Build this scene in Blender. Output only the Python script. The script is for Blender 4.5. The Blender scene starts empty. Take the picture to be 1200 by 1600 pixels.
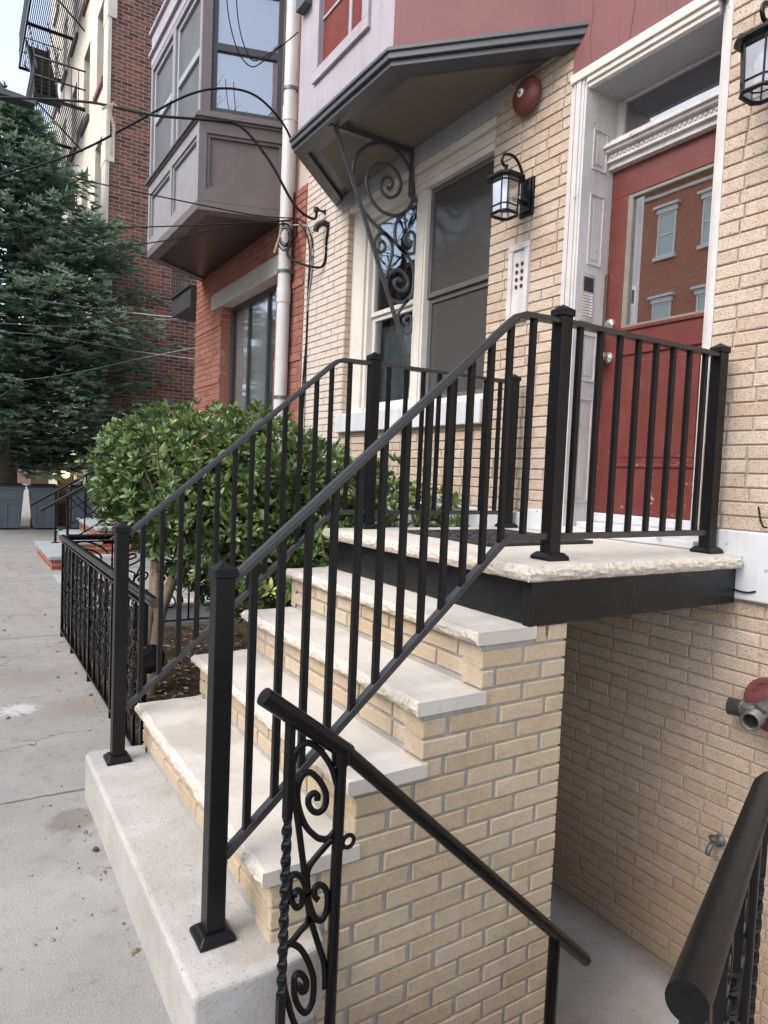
import bpy, bmesh, math, random
from mathutils import Vector, Matrix
random.seed(7)
R=random.random; U=random.uniform; rad=math.radians
SC=bpy.context.scene; COL=SC.collection
W=2.279            # facade plane (x); the street runs along y, the house stands towards +x
# ------------------------------------------------------------------ mesh collector
class MB:
    def __init__(s): s.v=[];s.f=[];s.m=[];s.t=[];s.s=[]
    def add(s,vs,fs,m=0,t=0.5,sm=False):
        o=len(s.v); s.v+=[tuple(p) for p in vs]
        for f in fs: s.f.append([i+o for i in f]); s.m.append(m); s.t.append(t); s.s.append(sm)
    def box(s,x0,x1,y0,y1,z0,z1,m=0,t=0.5):
        s.add([(x0,y0,z0),(x1,y0,z0),(x1,y1,z0),(x0,y1,z0),(x0,y0,z1),(x1,y0,z1),(x1,y1,z1),(x0,y1,z1)],
              [(0,3,2,1),(4,5,6,7),(0,1,5,4),(1,2,6,5),(2,3,7,6),(3,0,4,7)],m,t)
    def prism(s,poly,z0,z1,m=0,t=0.5,axis='z'):
        n=len(poly)
        def P(a,b,c): return {'z':(a,b,c),'y':(a,c,b),'x':(c,a,b)}[axis]
        vs=[P(a,b,z0) for a,b in poly]+[P(a,b,z1) for a,b in poly]
        fs=[tuple(range(n))[::-1],tuple(range(n,2*n))]+[(i,(i+1)%n,n+(i+1)%n,n+i) for i in range(n)]
        s.add(vs,fs,m,t)
    def sweep(s,path,prof,up=(0,0,1),m=0,t=0.5,sm=False,closed=False,twist=0):
        P=[Vector(p) for p in path]; n=len(P); k=len(prof); up=Vector(up); vs=[]
        for i,p in enumerate(P):
            if closed: d=P[(i+1)%n]-P[i-1]
            else: d=P[min(i+1,n-1)]-P[max(i-1,0)]
            d.normalize(); a=d.cross(up)
            if a.length<1e-4: a=d.cross(Vector((1,0,0.01)))
            a.normalize(); b=a.cross(d); sc=1.0
            if 0<i<n-1:
                d1=(P[i]-P[i-1]).normalized(); c=max(.5,d.dot(d1)); sc=1/c if c<.995 else 1.0
            an=twist*i
            for (u,w) in prof:
                u2=u*math.cos(an)-w*math.sin(an); w2=u*math.sin(an)+w*math.cos(an)
                vs.append(p+a*u2+b*w2*(sc if twist==0 else 1))
        fs=[]
        for i in range(n if closed else n-1):
            for j in range(k):
                A=i*k+j;B=i*k+(j+1)%k;i2=(i+1)%n
                fs.append((A,B,i2*k+(j+1)%k,i2*k+j))
        s.add(vs,fs,m,t,sm)
        if not closed: s.add([vs[j] for j in range(k)],[tuple(range(k))[::-1]],m,t); s.add([vs[(n-1)*k+j] for j in range(k)],[tuple(range(k))],m,t)
    def tube(s,path,r,n=12,m=0,t=0.5,up=(0,0,1),closed=False):
        rs=r
        if isinstance(r,(tuple,list)):
            path=[Vector(p) for p in path]; s.taper(path,r,n,m,t); return
        s.sweep(path,[(r*math.cos(2*math.pi*i/n),r*math.sin(2*math.pi*i/n)) for i in range(n)],up,m,t,True,closed)
    def taper(s,P,rr,n=8,m=0,t=0.5):
        vs=[]; k=len(P)
        for i,p in enumerate(P):
            d=(P[min(i+1,k-1)]-P[max(i-1,0)]).normalized(); a=d.orthogonal().normalized() if abs(d.z)>.99 else d.cross(Vector((0,0,1))).normalized(); b=a.cross(d)
            for j in range(n):
                an=2*math.pi*j/n; vs.append(p+(a*math.cos(an)+b*math.sin(an))*rr[i])
        fs=[(i*n+j,i*n+(j+1)%n,(i+1)*n+(j+1)%n,(i+1)*n+j) for i in range(k-1) for j in range(n)]
        s.add(vs,fs,m,t,True); s.add(vs[-n:],[tuple(range(n))],m,t); s.add(vs[:n],[tuple(range(n))[::-1]],m,t)
    def lathe(s,prof,c,axis='z',n=20,m=0,t=0.5,sm=True,sgn=1):
        c=Vector(c); vs=[]
        for r,h in prof:
            for j in range(n):
                an=2*math.pi*j/n; a,b=r*math.cos(an),r*math.sin(an); h2=h*sgn
                vs.append(c+Vector({'z':(a,b,h2),'x':(h2,a,b),'y':(a,h2,b)}[axis]))
        k=len(prof)
        fs=[(i*n+j,i*n+(j+1)%n,(i+1)*n+(j+1)%n,(i+1)*n+j) for i in range(k-1) for j in range(n)]
        s.add(vs,fs,m,t,sm); s.add(vs[:n],[tuple(range(n))[::-1]],m,t); s.add(vs[-n:],[tuple(range(n))],m,t)
    def build(s,name,mats,parent=None,origin=None,bevel=0,seg=2):
        off=Vector(origin) if origin is not None else Vector((0,0,0)); loc=off.copy()
        if parent is not None:
            w=Vector((0,0,0)); p=parent
            while p: w+=p.location; p=p.parent
            if origin is None: off=w; loc=Vector((0,0,0))
            else: loc=off-w
        me=bpy.data.meshes.new(name); me.from_pydata([tuple(Vector(v)-off) for v in s.v],[],s.f)
        if not isinstance(mats,(list,tuple)): mats=[mats]
        for mm in mats: me.materials.append(mm)
        me.polygons.foreach_set('material_index',s.m); me.polygons.foreach_set('use_smooth',s.s)
        at=me.attributes.new('tone','FLOAT','FACE'); at.data.foreach_set('value',s.t)
        bm=bmesh.new(); bm.from_mesh(me); bmesh.ops.recalc_face_normals(bm,faces=bm.faces[:]) if not getattr(s,'raw',False) else None; bm.to_mesh(me); bm.free()
        o=bpy.data.objects.new(name,me); COL.objects.link(o); o.location=loc
        if parent: o.parent=parent
        if bevel:
            b=o.modifiers.new('bevel','BEVEL'); b.width=bevel; b.segments=seg; b.limit_method='ANGLE'; b.angle_limit=rad(40)
        return o
def thing(name,loc,label,cat,group=None):
    o=bpy.data.objects.new(name,None); COL.objects.link(o); o.location=loc; o.empty_display_size=.1
    return tag(o,label,cat,group)
def tag(o,label,cat,group=None):
    o['label']=label; o['category']=cat
    if group: o['group']=group
    return o
def struct(o): o['kind']='structure'; return o
def dup(root,loc,label=None,rz=0):
    def cp(o,p):
        c=o.copy(); COL.objects.link(c); c.parent=p
        for ch in list(o.children): cp(ch,c)
        return c
    r=cp(root,None); r.location=loc; r.rotation_euler=(0,0,rz)
    if label: r['label']=label
    return r
def inst(o,loc,parent):
    c=o.copy(); COL.objects.link(c); c.parent=parent; c.location=loc; return c
def smooth(pts,k=4):           # Catmull-Rom through points of any dimension
    P=[Vector(p) for p in pts]; out=[]
    for i in range(len(P)-1):
        a,b,c,d=P[max(i-1,0)],P[i],P[i+1],P[min(i+2,len(P)-1)]
        for j in range(k):
            t=j/k; out.append(.5*((2*b)+(c-a)*t+(2*a-5*b+4*c-d)*t*t+(3*b-a-3*c+d)*t**3))
    out.append(P[-1]); return out
def rects(u0,u1,v0,v1,holes):  # rectangle minus holes -> list of rectangles
    us=sorted({u0,u1}|{min(max(h[i],u0),u1) for h in holes for i in (0,1)}); vs=sorted({v0,v1}|{min(max(h[i],v0),v1) for h in holes for i in (2,3)})
    out=[]
    for a,b in zip(vs,vs[1:]):
        run=None
        for c,d in zip(us,us[1:]):
            mu,mv=(c+d)/2,(a+b)/2
            solid=not any(h[0]<mu<h[1] and h[2]<mv<h[3] for h in holes)
            if solid: run=[run[0],d] if run else [c,d]
            if (not solid or d==u1) and run: out.append((run[0],run[1],a,b)); run=None
    return out
def bricks(mb,u0,u1,v0,v1,holes,fn,course=.072,length=.215,joint=.010,depth=.1,m=0,jit=.0012,ch=.003,start=0.0,closers=0,bed=None):
    """real bricks: fn(u,v,d)->xyz with d=0 on the outer face, d>0 into the wall"""
    bed=joint if bed is None else bed
    n=int(math.ceil((v1-v0)/course-1e-6))
    for r in range(n):
        a=v0+r*course+bed/2; b=min(v0+(r+1)*course,v1)-bed/2
        if b-a<.012: continue
        mid=(a+b)/2; segs=[(u0,u1)]
        for h in holes:
            if h[2]<mid<h[3]:
                ns=[]
                for p,q in segs:
                    if h[1]<=p or h[0]>=q: ns.append((p,q)); continue
                    if h[0]>p: ns.append((p,h[0]))
                    if h[1]<q: ns.append((h[1],q))
                segs=ns
        off=start+(length/2 if r%2 else 0)+U(-.012,.012)
        k0=int((u0-off)//length)-1; u=off+k0*length
        cuts=[]
        while u<u1+length:
            cuts.append(u); u+=length*(1 if R()>closers else .5)
        for p,q in segs:
            pts=[p]+[c for c in cuts if p+.05<c<q-.05]+[q]
            for i_ in range(len(pts)-1):
                x0=pts[i_]+(joint/2 if i_ else 0); x1=pts[i_+1]-(joint/2 if i_<len(pts)-2 else 0)
                if x1-x0<.012: continue
                j=U(-jit,jit); e=ch; t=min(1,max(0,random.gauss(.5,.29)))
                vs=[fn(x0,a,depth),fn(x1,a,depth),fn(x1,b,depth),fn(x0,b,depth),
                    fn(x0,a,e+j),fn(x1,a,e+j),fn(x1,b,e+j),fn(x0,b,e+j),
                    fn(x0+e*U(.6,1.7),a+e*U(.6,1.6),j+U(-.0006,.0006)),fn(x1-e*U(.6,1.7),a+e*U(.6,1.6),j+U(-.0006,.0006)),fn(x1-e*U(.6,1.7),b-e*U(.6,1.6),j+U(-.0006,.0006)),fn(x0+e*U(.6,1.7),b-e*U(.6,1.6),j+U(-.0006,.0006))]
                fs=[(8,9,10,11)]+[(4+i,4+(i+1)%4,8+(i+1)%4,8+i) for i in range(4)]+[(i,(i+1)%4,4+(i+1)%4,4+i) for i in range(4)]
                mb.add(vs,fs,m,t)
# ------------------------------------------------------------------ materials
def newmat(name):
    m=bpy.data.materials.new(name); m.use_nodes=True; nt=m.node_tree; return m,nt,nt.nodes['Principled BSDF']
def nd(nt,t,**k):
    n=nt.nodes.new(t)
    for a,b in k.items():
        if a in n.inputs: n.inputs[a].default_value=b
        else: setattr(n,a,b)
    return n
def ramp(nt,fac,cols):
    r=nt.nodes.new('ShaderNodeValToRGB'); el=r.color_ramp.elements
    while len(el)<len(cols): el.new(.5)
    for e,(p,c) in zip(el,cols): e.position=p; e.color=(*c,1)
    nt.links.new(fac,r.inputs[0]); return r.outputs[0]
def mix(nt,fac,a,b,mode='MIX'):
    n=nt.nodes.new('ShaderNodeMix'); n.data_type='RGBA'; n.blend_type=mode
    for s,v in ((0,fac),(6,a),(7,b)):
        if isinstance(v,(int,float)): n.inputs[s].default_value=v
        elif isinstance(v,tuple): n.inputs[s].default_value=(*v,1)
        else: nt.links.new(v,n.inputs[s])
    return n.outputs[2]
def coords(nt,world=False):
    if world: return nt.nodes.new('ShaderNodeNewGeometry').outputs['Position']
    return nt.nodes.new('ShaderNodeTexCoord').outputs['Object']
def noise(nt,co,scale,det=5,rough=.6,dist=0):
    n=nd(nt,'ShaderNodeTexNoise',Scale=scale,Detail=det,Roughness=rough,Distortion=dist); nt.links.new(co,n.inputs['Vector']); return n.outputs['Fac']
def thr(nt,x,a,b):
    n=nt.nodes.new('ShaderNodeMapRange'); n.inputs[1].default_value=a; n.inputs[2].default_value=b; nt.links.new(x,n.inputs[0]); return n.outputs[0]
def mth(nt,op,a,b=None):
    n=nt.nodes.new('ShaderNodeMath'); n.operation=op
    for i,v in enumerate((a,b)):
        if v is None: continue
        if isinstance(v,(int,float)): n.inputs[i].default_value=v
        else: nt.links.new(v,n.inputs[i])
    return n.outputs[0]
def bump(nt,b,h,st,dist=.01):
    n=nd(nt,'ShaderNodeBump',Strength=st,Distance=dist); nt.links.new(h,n.inputs['Height'])
    if b.inputs['Normal'].links: nt.links.new(b.inputs['Normal'].links[0].from_socket,n.inputs['Normal'])
    nt.links.new(n.outputs[0],b.inputs['Normal'])
def mottled(name,c1,c2,scale=6,rough=.7,bs=40,bst=.3,bd=.004,speck=None,spec=.5,world=False,rv=0,metal=0,extra=None):
    m,nt,b=newmat(name); co=coords(nt,world)
    f=noise(nt,co,scale,6,.65); col=ramp(nt,f,[(.3,c1),(.7,c2)])
    if speck:
        sp=thr(nt,noise(nt,co,speck[1],2,.5),speck[2],speck[2]+.05); col=mix(nt,sp,col,speck[0])
    if extra: col=extra(nt,co,col)
    nt.links.new(col,b.inputs['Base Color'])
    b.inputs['Roughness'].default_value=rough; b.inputs['Specular IOR Level'].default_value=spec; b.inputs['Metallic'].default_value=metal
    if rv: nt.links.new(thr(nt,noise(nt,co,scale*2.5,4),.2,.8),b.inputs['Roughness']); n=b.inputs['Roughness'].links[0].from_node; n.inputs[3].default_value=rough-rv; n.inputs[4].default_value=rough+rv
    if bst: bump(nt,b,noise(nt,co,bs,6,.7),bst,bd)
    return m
def brickmat(name,cols,speck=None,rough=.85,dirt=(.2,.17,.14),dirtamt=.35,bs=90,pale=None):
    m,nt,b=newmat(name); co=coords(nt,True); a=nd(nt,'ShaderNodeAttribute',attribute_name='tone')
    col=ramp(nt,a.outputs['Fac'],[(i/(len(cols)-1),c) for i,c in enumerate(cols)])
    col=mix(nt,.5,col,ramp(nt,noise(nt,co,22,6,.7),[(.25,(.55,.55,.55)),(.75,(1,1,1))]),'MULTIPLY'); col=mix(nt,.6,col,ramp(nt,noise(nt,co,130,4,.8),[(.3,(.6,.57,.54)),(.62,(1,1,1))]),'MULTIPLY'); col=mix(nt,mth(nt,'MULTIPLY',thr(nt,noise(nt,co,7,5,.75),.58,.72),.5),col,(.47,.42,.36))
    if speck: col=mix(nt,thr(nt,noise(nt,co,speck[1],2,.55),speck[2],speck[2]+.06),col,speck[0])
    d=mth(nt,'MULTIPLY',thr(nt,noise(nt,co,1.7,6,.7),.52,.78),dirtamt); col=mix(nt,d,col,dirt)
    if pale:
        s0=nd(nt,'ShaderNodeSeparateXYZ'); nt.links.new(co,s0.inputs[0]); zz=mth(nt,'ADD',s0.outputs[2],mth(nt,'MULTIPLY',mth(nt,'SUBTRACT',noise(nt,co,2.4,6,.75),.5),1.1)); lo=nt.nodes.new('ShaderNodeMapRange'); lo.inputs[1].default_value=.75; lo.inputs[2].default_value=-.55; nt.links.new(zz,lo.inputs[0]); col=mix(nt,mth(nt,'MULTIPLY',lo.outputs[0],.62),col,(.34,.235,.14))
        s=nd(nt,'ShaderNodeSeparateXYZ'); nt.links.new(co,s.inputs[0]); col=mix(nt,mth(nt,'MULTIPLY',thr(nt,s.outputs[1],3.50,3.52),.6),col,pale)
    nt.links.new(col,b.inputs['Base Color']); b.inputs['Roughness'].default_value=rough; b.inputs['Specular IOR Level'].default_value=.3
    bump(nt,b,noise(nt,co,bs,5,.75),.45,.004); return m
def brickshader(name,cols,mortar,bw,bh,ms=.012,off=(0,0),band=None,rough=.9):
    """world-space brick pattern for far walls"""
    m,nt,b=newmat(name); g=nt.nodes.new('ShaderNodeNewGeometry'); s=nd(nt,'ShaderNodeSeparateXYZ'); nt.links.new(g.outputs['Position'],s.inputs[0])
    sn=nd(nt,'ShaderNodeSeparateXYZ'); nt.links.new(g.outputs['True Normal'],sn.inputs[0])
    st=mth(nt,'GREATER_THAN',mth(nt,'ABSOLUTE',sn.outputs[0]),.6)
    u=mth(nt,'ADD',mth(nt,'MULTIPLY',s.outputs[1],st),mth(nt,'MULTIPLY',s.outputs[0],mth(nt,'SUBTRACT',1.0,st)))
    c=nd(nt,'ShaderNodeCombineXYZ'); nt.links.new(u,c.inputs[0]); nt.links.new(s.outputs[2],c.inputs[1])
    br=nd(nt,'ShaderNodeTexBrick',Scale=1.0); br.inputs['Mortar Size'].default_value=ms/2; br.inputs['Brick Width'].default_value=bw; br.inputs['Row Height'].default_value=bh
    br.inputs['Color1'].default_value=(0,0,0,1); br.inputs['Color2'].default_value=(1,1,1,1); br.inputs['Mortar'].default_value=(.5,.5,.5,1); br.inputs['Mortar Smooth'].default_value=.2
    nt.links.new(c.outputs[0],br.inputs['Vector'])
    col=ramp(nt,br.outputs['Color'],[(i/(len(cols)-1),x) for i,x in enumerate(cols)])
    co=g.outputs['Position']
    col=mix(nt,.6,col,ramp(nt,noise(nt,co,9,6,.7),[(.25,(.45,.45,.45)),(.75,(1,1,1))]),'MULTIPLY')
    if band:
        # patches of paler bricks: whole bricks chosen by a blocky noise
        sn2=nd(nt,'ShaderNodeVectorMath',operation='SNAP'); nt.links.new(c.outputs[0],sn2.inputs[0]); sn2.inputs[1].default_value=(bw,bh,1)
        ml=nd(nt,'ShaderNodeVectorMath',operation='MULTIPLY'); nt.links.new(sn2.outputs[0],ml.inputs[0]); ml.inputs[1].default_value=(.9,3.2,1)
        f=thr(nt,noise(nt,ml.outputs[0],1.5,4,.75),.56,.64); col=mix(nt,mth(nt,'MULTIPLY',f,.8),col,band)
    col=mix(nt,br.outputs['Fac'],col,mortar); nt.links.new(col,b.inputs['Base Color']); b.inputs['Roughness'].default_value=rough; b.inputs['Specular IOR Level'].default_value=.25
    bump(nt,b,mth(nt,'SUBTRACT',1.0,br.outputs['Fac']),.5,.006); bump(nt,b,noise(nt,co,60,4,.7),.25,.004)
    return m
def glass(name,refl=.35,tint=(.8,.85,.85),rough=.0,wav=0,body=None):
    m,nt,b=newmat(name); nt.nodes.remove(b); out=nt.nodes['Material Output']
    g=nd(nt,'ShaderNodeBsdfGlossy',Roughness=rough,Color=(.95,.97,1,1)); t=nd(nt,'ShaderNodeBsdfTransparent',Color=(*tint,1))
    if body: t=nd(nt,'ShaderNodeBsdfDiffuse',Color=(*body,1))
    lw=nd(nt,'ShaderNodeFresnel',IOR=1.5); f=mth(nt,'ADD',mth(nt,'MULTIPLY',lw.outputs[0],.8),refl-.03)
    mx=nt.nodes.new('ShaderNodeMixShader'); nt.links.new(f,mx.inputs[0]); nt.links.new(t.outputs[0],mx.inputs[1]); nt.links.new(g.outputs[0],mx.inputs[2]); nt.links.new(mx.outputs[0],out.inputs[0])
    if name=='door_glass':
        nt.links.new(mth(nt,'MULTIPLY',thr(nt,noise(nt,coords(nt),5,6,.75),.50,.75),.05),g.inputs['Roughness'])
    if wav:
        bn=nd(nt,'ShaderNodeBump',Strength=wav,Distance=.02); nt.links.new(noise(nt,coords(nt),2.2,2,.5),bn.inputs['Height']); nt.links.new(bn.outputs[0],g.inputs['Normal'])
    return m
def leafmat(name,cols,rough=.4,trans=.15,spec=.5):
    m,nt,b=newmat(name); a=nd(nt,'ShaderNodeAttribute',attribute_name='tone'); col=ramp(nt,a.outputs['Fac'],cols)
    nt.links.new(col,b.inputs['Base Color']); b.inputs['Roughness'].default_value=rough; b.inputs['Specular IOR Level'].default_value=spec
    if trans:
        t=nd(nt,'ShaderNodeBsdfTranslucent'); nt.links.new(col,t.inputs[0]); mx=nd(nt,'ShaderNodeMixShader',Fac=trans)
        nt.links.new(b.outputs[0],mx.inputs[1]); nt.links.new(t.outputs[0],mx.inputs[2]); nt.links.new(mx.outputs[0],nt.nodes['Material Output'].inputs[0])
    return m
def blob(nt,co,c,r,amt,soft=.35,ns=9):       # a stain with a wobbly outline round a world point
    d=nd(nt,'ShaderNodeVectorMath',operation='DISTANCE'); nt.links.new(co,d.inputs[0]); d.inputs[1].default_value=c
    w=mth(nt,'ADD',d.outputs['Value'],mth(nt,'MULTIPLY',mth(nt,'SUBTRACT',noise(nt,co,ns,5,.7),.5),r*1.6))
    n=nt.nodes.new('ShaderNodeMapRange'); n.inputs[1].default_value=r; n.inputs[2].default_value=r*(1-soft); nt.links.new(w,n.inputs[0]); return mth(nt,'MULTIPLY',n.outputs[0],amt)
M={}
def streak(c,amt,sx=9):
    def f(nt,co,col):
        mp=nd(nt,'ShaderNodeMapping'); nt.links.new(coords(nt,True),mp.inputs[0]); mp.inputs['Scale'].default_value=(sx,sx,.7)
        col=mix(nt,mth(nt,'MULTIPLY',thr(nt,noise(nt,mp.outputs[0],1.0,5,.7),.50,.80),amt),col,c)
        return mix(nt,mth(nt,'MULTIPLY',thr(nt,noise(nt,coords(nt,True),5,6,.8),.56,.75),amt*.7),col,c)
    return f
M['iron']=mottled('black_powder_coat',(.0045,.0045,.005),(.006,.006,.0065),20,.38,200,.04,.001,spec=.30)
M['oldiron']=mottled('old_gloss_black_paint',(.003,.003,.0035),(.006,.006,.0065),14,.25,40,.10,.003,spec=.24,rv=.06,speck=((.03,.029,.028),70,.75))
M['ironcap']=mottled('smooth_black_rail_cap',(.006,.0063,.007),(.008,.0085,.0095),20,.46,200,.03,.001,spec=1.0)
M['steel']=mottled('painted_channel_steel',(.006,.007,.008),(.012,.013,.0145),9,.34,60,.35,.004,rv=.1,spec=.25,speck=((.06,.06,.06),45,.72))
def tread_extra(nt,co,col):
    p=coords(nt,True)
    col=mix(nt,mth(nt,'MULTIPLY',thr(nt,noise(nt,p,2.6,7,.78),.48,.72),.75),col,(.43,.395,.34)); col=mix(nt,mth(nt,'MULTIPLY',thr(nt,noise(nt,p,28,5,.8),.56,.68),.3),col,(.36,.33,.29))
    mp=nd(nt,'ShaderNodeMapping'); nt.links.new(p,mp.inputs[0]); mp.inputs['Scale'].default_value=(14,2.2,6)
    col=mix(nt,mth(nt,'MULTIPLY',thr(nt,noise(nt,mp.outputs[0],1.6,5,.6),.55,.8),.45),col,(.40,.38,.36))
    return mix(nt,blob(nt,p,(.34,.95,.38),.20,.5),col,(.36,.32,.27))
M['lime']=mottled('limestone',(.53,.495,.44),(.62,.585,.53),5,.72,70,.25,.003,spec=.3,extra=tread_extra)
M['limerock']=mottled('limestone_rock_face',(.56,.49,.405),(.68,.625,.55),22,.9,60,.8,.012,spec=.2,speck=((.42,.34,.255),60,.64))
def slab_extra(nt,co,col):
    p=coords(nt,True)
    col=mix(nt,blob(nt,p,(.20,.05,.18),.11,.5),col,(.30,.27,.22)); col=mix(nt,blob(nt,p,(.16,.60,.18),.16,.28),col,(.34,.31,.26))
    col=mix(nt,mth(nt,'MULTIPLY',thr(nt,noise(nt,p,3.5,7,.8),.52,.70),.5),col,(.33,.30,.265))
    col=mix(nt,mth(nt,'MULTIPLY',thr(nt,noise(nt,p,24,4,.8),.58,.66),.35),col,(.30,.28,.25))
    return mix(nt,mth(nt,'MULTIPLY',thr(nt,noise(nt,p,110,3,.5),.62,.68),.7),col,(.22,.20,.18))
M['slab']=mottled('cast_concrete',(.37,.352,.328),(.51,.488,.462),5,.9,70,.8,.004,spec=.25,extra=slab_extra)
def walk_extra(nt,co,col):
    p=coords(nt,True); s=nd(nt,'ShaderNodeSeparateXYZ'); nt.links.new(p,s.inputs[0])
    y=mth(nt,'ADD',s.outputs[1],mth(nt,'MULTIPLY',mth(nt,'SUBTRACT',noise(nt,p,2.5,6,.7),.5),.09)); y=mth(nt,'ADD',y,mth(nt,'MULTIPLY',s.outputs[0],.05))
    col=mix(nt,mth(nt,'MULTIPLY',thr(nt,noise(nt,p,.55,5,.7),.48,.75),.45),col,(.27,.25,.22))
    col=mix(nt,mth(nt,'MULTIPLY',thr(nt,noise(nt,p,1.9,7,.75),.50,.68),.45),col,(.30,.275,.24))
    col=mix(nt,mth(nt,'MULTIPLY',thr(nt,noise(nt,p,11,6,.8),.53,.66),.6),col,(.20,.185,.16))
    for yy in (-1.4,1.515,4.42,7.3,10.2,13.1):
        d=mth(nt,'ABSOLUTE',mth(nt,'SUBTRACT',y,yy)); n=nt.nodes.new('ShaderNodeMapRange'); n.inputs[1].default_value=.012; n.inputs[2].default_value=.004; nt.links.new(d,n.inputs[0]); col=mix(nt,mth(nt,'MULTIPLY',n.outputs[0],.85),col,(.09,.08,.07))
    d=mth(nt,'ABSOLUTE',mth(nt,'SUBTRACT',s.outputs[0],-1.7)); n=nt.nodes.new('ShaderNodeMapRange'); n.inputs[1].default_value=.012; n.inputs[2].default_value=.004; nt.links.new(d,n.inputs[0]); col=mix(nt,n.outputs[0],col,(.09,.08,.07))
    col=mix(nt,blob(nt,p,(-.07,1.26,0),.115,.6),col,(.17,.15,.12)); col=mix(nt,blob(nt,p,(-.16,2.68,0),.12,.75,.5,26),col,(.60,.59,.57))
    col=mix(nt,blob(nt,p,(-.05,3.3,0),.35,.35,.6,5),col,(.20,.17,.13)); col=mix(nt,blob(nt,p,(.16,2.6,0),.25,.5,.6,6),col,(.24,.21,.15)); col=mix(nt,blob(nt,p,(-.35,.75,0),.4,.35,.7,4),col,(.52,.50,.47))
    dv=nd(nt,'ShaderNodeVectorMath',operation='ADD'); nt.links.new(p,dv.inputs[0]); nz=nd(nt,'ShaderNodeTexNoise',Scale=5.0,Detail=5.0); nt.links.new(p,nz.inputs['Vector']); sc=nd(nt,'ShaderNodeVectorMath',operation='SCALE'); nt.links.new(nz.outputs['Color'],sc.inputs[0]); sc.inputs['Scale'].default_value=.35; nt.links.new(sc.outputs[0],dv.inputs[1])
    vo=nd(nt,'ShaderNodeTexVoronoi',feature='DISTANCE_TO_EDGE',Scale=.75); nt.links.new(dv.outputs[0],vo.inputs['Vector']); n=nt.nodes.new('ShaderNodeMapRange'); n.inputs[1].default_value=.0045; n.inputs[2].default_value=.0015; nt.links.new(vo.outputs['Distance'],n.inputs[0])
    col=mix(nt,mth(nt,'MULTIPLY',mth(nt,'MULTIPLY',n.outputs[0],thr(nt,noise(nt,p,.9,3),.47,.53)),.8),col,(.10,.09,.08))
    sp=thr(nt,noise(nt,p,260,2,.5),.64,.70); col=mix(nt,mth(nt,'MULTIPLY',sp,.6),col,(.16,.15,.14))
    return mix(nt,mth(nt,'MULTIPLY',thr(nt,noise(nt,p,170,2,.5),.66,.70),.55),col,(.60,.585,.56))
M['walk']=mottled('worn_sidewalk_concrete',(.275,.268,.252),(.375,.365,.345),2.2,.92,150,.9,.006,spec=.2,world=True,extra=walk_extra)
def pit_extra(nt,co,col):
    p=coords(nt,True); s=nd(nt,'ShaderNodeSeparateXYZ'); nt.links.new(p,s.inputs[0])
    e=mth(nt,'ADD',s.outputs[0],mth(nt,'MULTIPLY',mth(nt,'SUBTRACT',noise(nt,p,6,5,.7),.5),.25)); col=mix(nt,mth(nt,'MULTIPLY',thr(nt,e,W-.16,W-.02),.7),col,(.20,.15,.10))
    col=mix(nt,mth(nt,'MULTIPLY',thr(nt,noise(nt,p,2.2,7,.75),.48,.68),.6),col,(.25,.225,.20))
    return mix(nt,mth(nt,'MULTIPLY',thr(nt,noise(nt,p,30,5,.75),.60,.70),.5),col,(.18,.16,.14))
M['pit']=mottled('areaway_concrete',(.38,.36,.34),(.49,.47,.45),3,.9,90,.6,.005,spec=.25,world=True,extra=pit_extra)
M['asphalt']=mottled('asphalt',(.045,.045,.047),(.07,.07,.07),3,.9,120,.8,.008)
M['soil']=mottled('garden_soil',(.05,.036,.025),(.11,.085,.06),9,1,45,1,.03,spec=.1)
M['mortar']=mottled('grey_mortar',(.32,.315,.29),(.42,.415,.39),18,.95,120,.8,.004,spec=.15,world=True)
M['oldmortar']=mottled('dark_mortar',(.33,.305,.28),(.43,.40,.37),8,.95,120,.8,.004,spec=.15,world=True)
M['tan']=brickmat('buff_step_brick',[(.53,.42,.29),(.60,.48,.335),(.635,.525,.385),(.565,.45,.305)],None,dirt=(.42,.36,.28),dirtamt=.35)
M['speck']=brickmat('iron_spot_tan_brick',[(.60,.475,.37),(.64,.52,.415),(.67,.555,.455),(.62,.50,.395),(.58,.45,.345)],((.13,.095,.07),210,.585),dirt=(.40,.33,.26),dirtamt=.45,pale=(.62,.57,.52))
M['redb']=brickmat('red_pressed_brick',[(.29,.115,.082),(.335,.135,.097),(.37,.155,.112),(.265,.105,.075)],None,rough=.8,dirt=(.22,.10,.075),dirtamt=.35,bs=120)
M['redmortar']=mottled('pink_mortar',(.42,.33,.29),(.52,.43,.38),14,.95,100,.5,.004,world=True)
M['tallb']=brickshader('old_dark_brick',[(.085,.045,.036),(.17,.076,.053),(.22,.098,.065),(.13,.064,.048)],(.30,.25,.225),.23,.082,.015,band=(.38,.13,.05))
M['oppb']=brickshader('brown_brick',[(.40,.165,.10),(.47,.20,.125),(.44,.18,.11)],(.46,.26,.19),.21,.07,.010)
M['stepredb']=brickshader('red_stoop_brick',[(.30,.09,.06),(.40,.13,.085),(.34,.10,.065)],(.50,.38,.34),.21,.066,.012)
M['farb']=brickshader('far_pink_brick',[(.40,.22,.17),(.46,.27,.21)],(.5,.4,.36),.21,.07,.012)
M['stone']=mottled('pale_limestone_wall',(.55,.49,.40),(.68,.62,.53),2.5,.85,40,.4,.006,world=True)
M['lintelstone']=mottled('grey_lintel_stone',(.36,.34,.30),(.46,.44,.40),4,.85,60,.4,.004)
M['blue']=mottled('bluestone',(.30,.34,.34),(.40,.44,.44),5,.75,60,.3,.003)
M['white']=mottled('weathered_white_paint',(.50,.475,.465),(.60,.575,.565),7,.6,50,.3,.004,speck=((.36,.31,.27),26,.68),rv=.1,extra=streak((.33,.28,.25),.55,16))
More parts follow.
